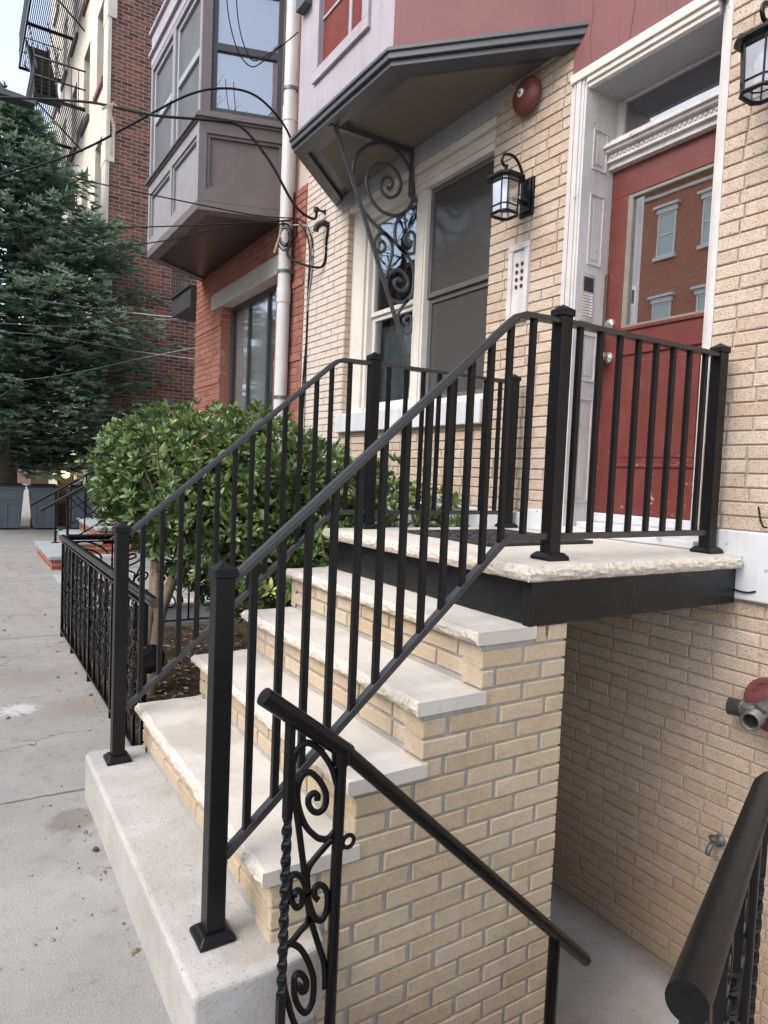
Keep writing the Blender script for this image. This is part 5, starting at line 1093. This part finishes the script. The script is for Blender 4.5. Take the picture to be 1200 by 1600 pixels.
# ------------------------------------------------------------------ conifer
CT=thing('conifer_tree',(.46,14.45,0),'tall dark green conifer with drooping sprays in front of the apartment building','tree')
tx,ty=.46,14.45
b=MB(); b.taper([Vector(p) for p in ((tx,ty,-.02),(tx+.02,ty,1.5),(tx+.05,ty,5),(tx,ty,8.7))],[.20,.165,.12,.02],12)
f=MB(); f.raw=True
def inb(p): return (p.x>W-.05 and p.y>TY0-.12) or p.z<.8+(.9 if p.x<.5 else 0) or (p.x>1.0 and 17.3<p.y and False)
def spray(c,d,L,tone):
    d=d.normalized(); s=d.cross(Vector((0,0,1))); s=(s if s.length>.05 else Vector((1,0,0))).normalized()
    for k in range(11):
        an=(k-5)*.26+U(-.12,.12); e=(d*math.cos(an)+s*math.sin(an)+Vector((0,0,U(-.22,.22)))).normalized(); l=L*(1-.08*abs(k-5))*U(.75,1.15); w=l*.105; nn=e.cross(Vector((U(-.9,.9),U(-.9,.9),1))).normalized()
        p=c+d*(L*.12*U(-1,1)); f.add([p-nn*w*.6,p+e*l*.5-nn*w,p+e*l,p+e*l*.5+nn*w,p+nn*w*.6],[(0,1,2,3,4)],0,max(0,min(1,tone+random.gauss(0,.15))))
def reach(z): 
    pts=[(1.0,1.9),(2.2,2.6),(3.4,2.95),(5,2.65),(6.2,2.1),(7.2,1.3),(8.2,.7),(8.8,.15)]
    for (a,r),(c,q) in zip(pts,pts[1:]):
        if a<=z<=c: return r+(q-r)*(z-a)/(c-a)
    return .2
nb=170
for i in range(nb+48):
    z=1.25+7.4*(i/nb)**.95; an=i*2.39996+U(-.3,.3)
    if i>=nb: z=1.5+5.6*(i-nb)/48; an=U(-1.25,-.02)
    rr=reach(z)*U(.66,1.15)*(1.08 if i>=nb else 1); out=Vector((math.cos(an),math.sin(an),0)); z0=max(1.4,z-.15*rr)
    tip=Vector((tx,ty,0))+out*rr+Vector((0,0,z+U(-.15,.25))); base=Vector((tx+.03,ty,z0)); mid=base.lerp(tip,.55)+Vector((0,0,-.10*rr))
    P=[base,mid,tip]
    if not inb(tip): b.taper(P,[.035,.022,.006],5)
    m=int(10+rr*16)
    for j in range(m):
        t=(.10+.90*(j+R())/m); q=(1-t)**2*base+2*t*(1-t)*mid+t*t*tip; side=U(-1,1)*(.62*rr*.45*(1-.55*t)+.07); q=q+out.cross(Vector((0,0,1)))*side+Vector((0,0,U(-.16,.12)))
        if inb(q): continue
        dd=out*(.8)+out.cross(Vector((0,0,1)))*(side*1.6)+Vector((0,0,U(-.25,.35)))
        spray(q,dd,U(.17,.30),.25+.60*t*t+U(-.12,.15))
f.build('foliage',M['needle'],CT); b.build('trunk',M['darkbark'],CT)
# ------------------------------------------------------------------ house across the street (seen in the door glass)
OX=-19.0
OB=thing('opposite_house',(OX,12,0),'red brown brick house with cream cornice, seen reflected in the door glass','house')
b=MB(); b.box(OX-9,OX,-3.6,18.9,-.13,13.65); b.build('brick_wall',M['oppb'],OB)
b=MB(); b.box(OX-9,OX+.12,-3.7,19.0,13.30,13.42); b.box(OX-9,OX+.62,-3.8,19.2,13.95,14.25); b.box(OX-9,OX+.15,-3.7,19.0,13.651,13.949)
for i in range(90): y=-3.6+i*.25; b.box(OX+.15,OX+.48,y,y+.13,13.66,13.948)
o=b.build('cornice',M['cream'],OB)
ob=thing('opposite_row',(OX,40,0),'dark brick row across the street, seen reflected in the front windows','row houses')
b=MB(); b.box(OX-9,OX-.4,19.4,62,-.13,14.6); b.box(OX-9,OX-.1,19.3,62,14.61,15.0); b.build('brick_wall',M['tallb'],ob)
for i in range(9):
    for z in (2,5.5,9.2,12): b=MB(); y=21+i*4.5; b.box(OX-.399,OX-.30,y,y+1.1,z,z+1.8); b.build('window',M['oppane'],ob)
for r,(z0,z1) in enumerate(((10.85,12.60),(6.9,8.95),(3.4,5.4))):
    first=None
    for c in range(11):
        y=16.25-1.98*c; wd=.42
        if first is None:
            b=MB(); f=.07
            for a0,a1,c0,c1 in ((y-wd,y+wd,z0,z0+f),(y-wd,y+wd,z1-f,z1),(y-wd,y-wd+f,z0+f,z1-f),(y+wd-f,y+wd,z0+f,z1-f),(y-wd+f,y+wd-f,(z0+z1)/2-.03,(z0+z1)/2+.03)): b.box(OX+.002,OX+.06,a0,a1,c0,c1)
            b.box(OX+.002,OX+.14,y-wd-.1,y+wd+.1,z0-.14,z0-.001); b.box(OX+.002,OX+.12,y-wd-.06,y+wd+.06,z1+.001,z1+.2); b.box(OX+.002,OX+.24,y-wd-.16,y+wd+.16,z1+.201,z1+.30)
            first=b.build('window',M['cream'],OB); b=MB(); b.box(OX+.003,OX+.03,y-wd+f,y+wd-f,z0+f,z1-f); fp=b.build('pane',M['oppane'],first)
        else:
            w2=inst(first,(0,-1.98*c,0),OB); p2=inst(fp,fp.location,w2)
b=MB()
for _ in range(900):
    y=U(-1.2,9); e=R()**2.2; x=(-.02 if -.1<y<1.5 else .24)-e*2.2; c=Vector((x,y,.003)); l=U(.002,.007)*(1 if R()<.93 else 2.6); an=U(0,6.3); d=Vector((math.cos(an),math.sin(an),0))*l; q=Vector((-math.sin(an),math.cos(an),0))*l*U(.4,.9); t=c+Vector((0,0,l*.7))
    b.add([c-d,c+q,c+d,c-q,t],[(0,1,4),(1,2,4),(2,3,4),(3,0,4)],0,R())
b.raw=True; o=b.build('sidewalk_grit',M['litter']); o['kind']='stuff'; tag(o,'fine grit and leaf crumbs scattered along the sidewalk edge','grit')
def bare_tree(x,y,h,label,seed):
    rs=random.Random(seed); g=thing('bare_tree',(x,y,0),label,'tree'); b=MB()
    b.taper([Vector((x,y,0)),Vector((x+.05,y,h*.18)),Vector((x,y+.08,h*.36))],[.16,.13,.10],10); b.build('trunk',M['darkbark'],g)
    b=MB()
    def grow(p,d,L,r,dep):
        q=p+d*L*.5+Vector((rs.uniform(-.06,.06),rs.uniform(-.06,.06),.03))*L; e=q+(d+Vector((rs.uniform(-.25,.25),rs.uniform(-.25,.25),.12))).normalized()*L*.5
        b.taper([p,q,e],[r,r*.8,r*.6],5)
        if dep==0: return
        for _ in range(rs.choice((2,3,3))):
            nd_=(d+Vector((rs.uniform(-.85,.85),rs.uniform(-.85,.85),rs.uniform(-.15,.55)))).normalized(); grow(p.lerp(e,rs.uniform(.55,1)),nd_,L*rs.uniform(.6,.8),r*.6,dep-1)
    for k in range(4): a=k*1.57+rs.uniform(-.4,.4); grow(Vector((x,y+.08,h*.355)),Vector((math.cos(a)*.55,math.sin(a)*.55,.8)).normalized(),h*.24,.075,5)
    b.build('crown',M['darkbark'],g)
bare_tree(-2.75,-5.2,11,'bare leafless street tree behind the viewer, reflected in the brown oriel window',3)
bare_tree(-2.8,11.5,10,'bare leafless street tree along the kerb, reflected in the front window',5)
# pebble
b=MB()
bm=bmesh.new(); bmesh.ops.create_icosphere(bm,subdivisions=2,radius=.011)
for v in bm.verts: v.co*=U(.8,1.15); v.co.z*=.7
b.add([v.co+Vector((-.03,.99,.007)) for v in bm.verts],[[v.index for v in fa.verts] for fa in bm.faces],0,.5,True); bm.free()
o=b.build('pebble',M['asphalt'],origin=(-.03,.99,.0)); tag(o,'small dark pebble on the sidewalk beside the base step','pebble')
# ------------------------------------------------------------------ light, sky, camera
wd=bpy.data.worlds.new('World'); SC.world=wd; wd.use_nodes=True; nt=wd.node_tree
sky=nt.nodes.new('ShaderNodeTexSky'); sky.sky_type='NISHITA'; sky.sun_disc=False; EL,AZ=rad(46),rad(-35)
sd=Vector((-.9,-.02,0)).normalized()
sky.sun_elevation=EL; sky.sun_rotation=math.atan2(sd.x,sd.y); sky.air_density=1.0; sky.dust_density=2.0; sky.ozone_density=1.0
bg=nt.nodes['Background']; bg.inputs[1].default_value=.15; hs=nt.nodes.new('ShaderNodeHueSaturation'); hs.inputs['Saturation'].default_value=.6; nt.links.new(sky.outputs[0],hs.inputs['Color']); nt.links.new(hs.outputs[0],bg.inputs[0])
sl=bpy.data.lights.new('sun','SUN'); sl.energy=.85; sl.angle=rad(36); sl.color=(1,.94,.87); so=bpy.data.objects.new('sun',sl); COL.objects.link(so)
dv=Vector((sd.x*math.cos(EL),sd.y*math.cos(EL),math.sin(EL))); so.rotation_euler=dv.to_track_quat('Z','Y').to_euler()
cam=bpy.data.cameras.new('camera'); co=bpy.data.objects.new('camera',cam); COL.objects.link(co); SC.camera=co
RM=((0.8431647802565063,-0.5360071872878958,0.04206481321384917),(-0.006441731677283687,0.06816078208050312,0.9976535530329012),(0.5376166454156672,0.8414573090548877,-0.05401795636741487))
r_,u_,f_=[Vector(x) for x in RM]
co.matrix_world=Matrix(((r_.x,u_.x,-f_.x,-.47243),(r_.y,u_.y,-f_.y,-1.54454),(r_.z,u_.z,-f_.z,1.40182),(0,0,0,1)))
cam.sensor_fit='VERTICAL'; cam.sensor_height=36; cam.lens=1054.75/1600*36; cam.clip_start=.05; cam.clip_end=500
SC.view_settings.view_transform='Standard'; SC.view_settings.look='None'; SC.view_settings.exposure=1.5; SC.view_settings.gamma=1
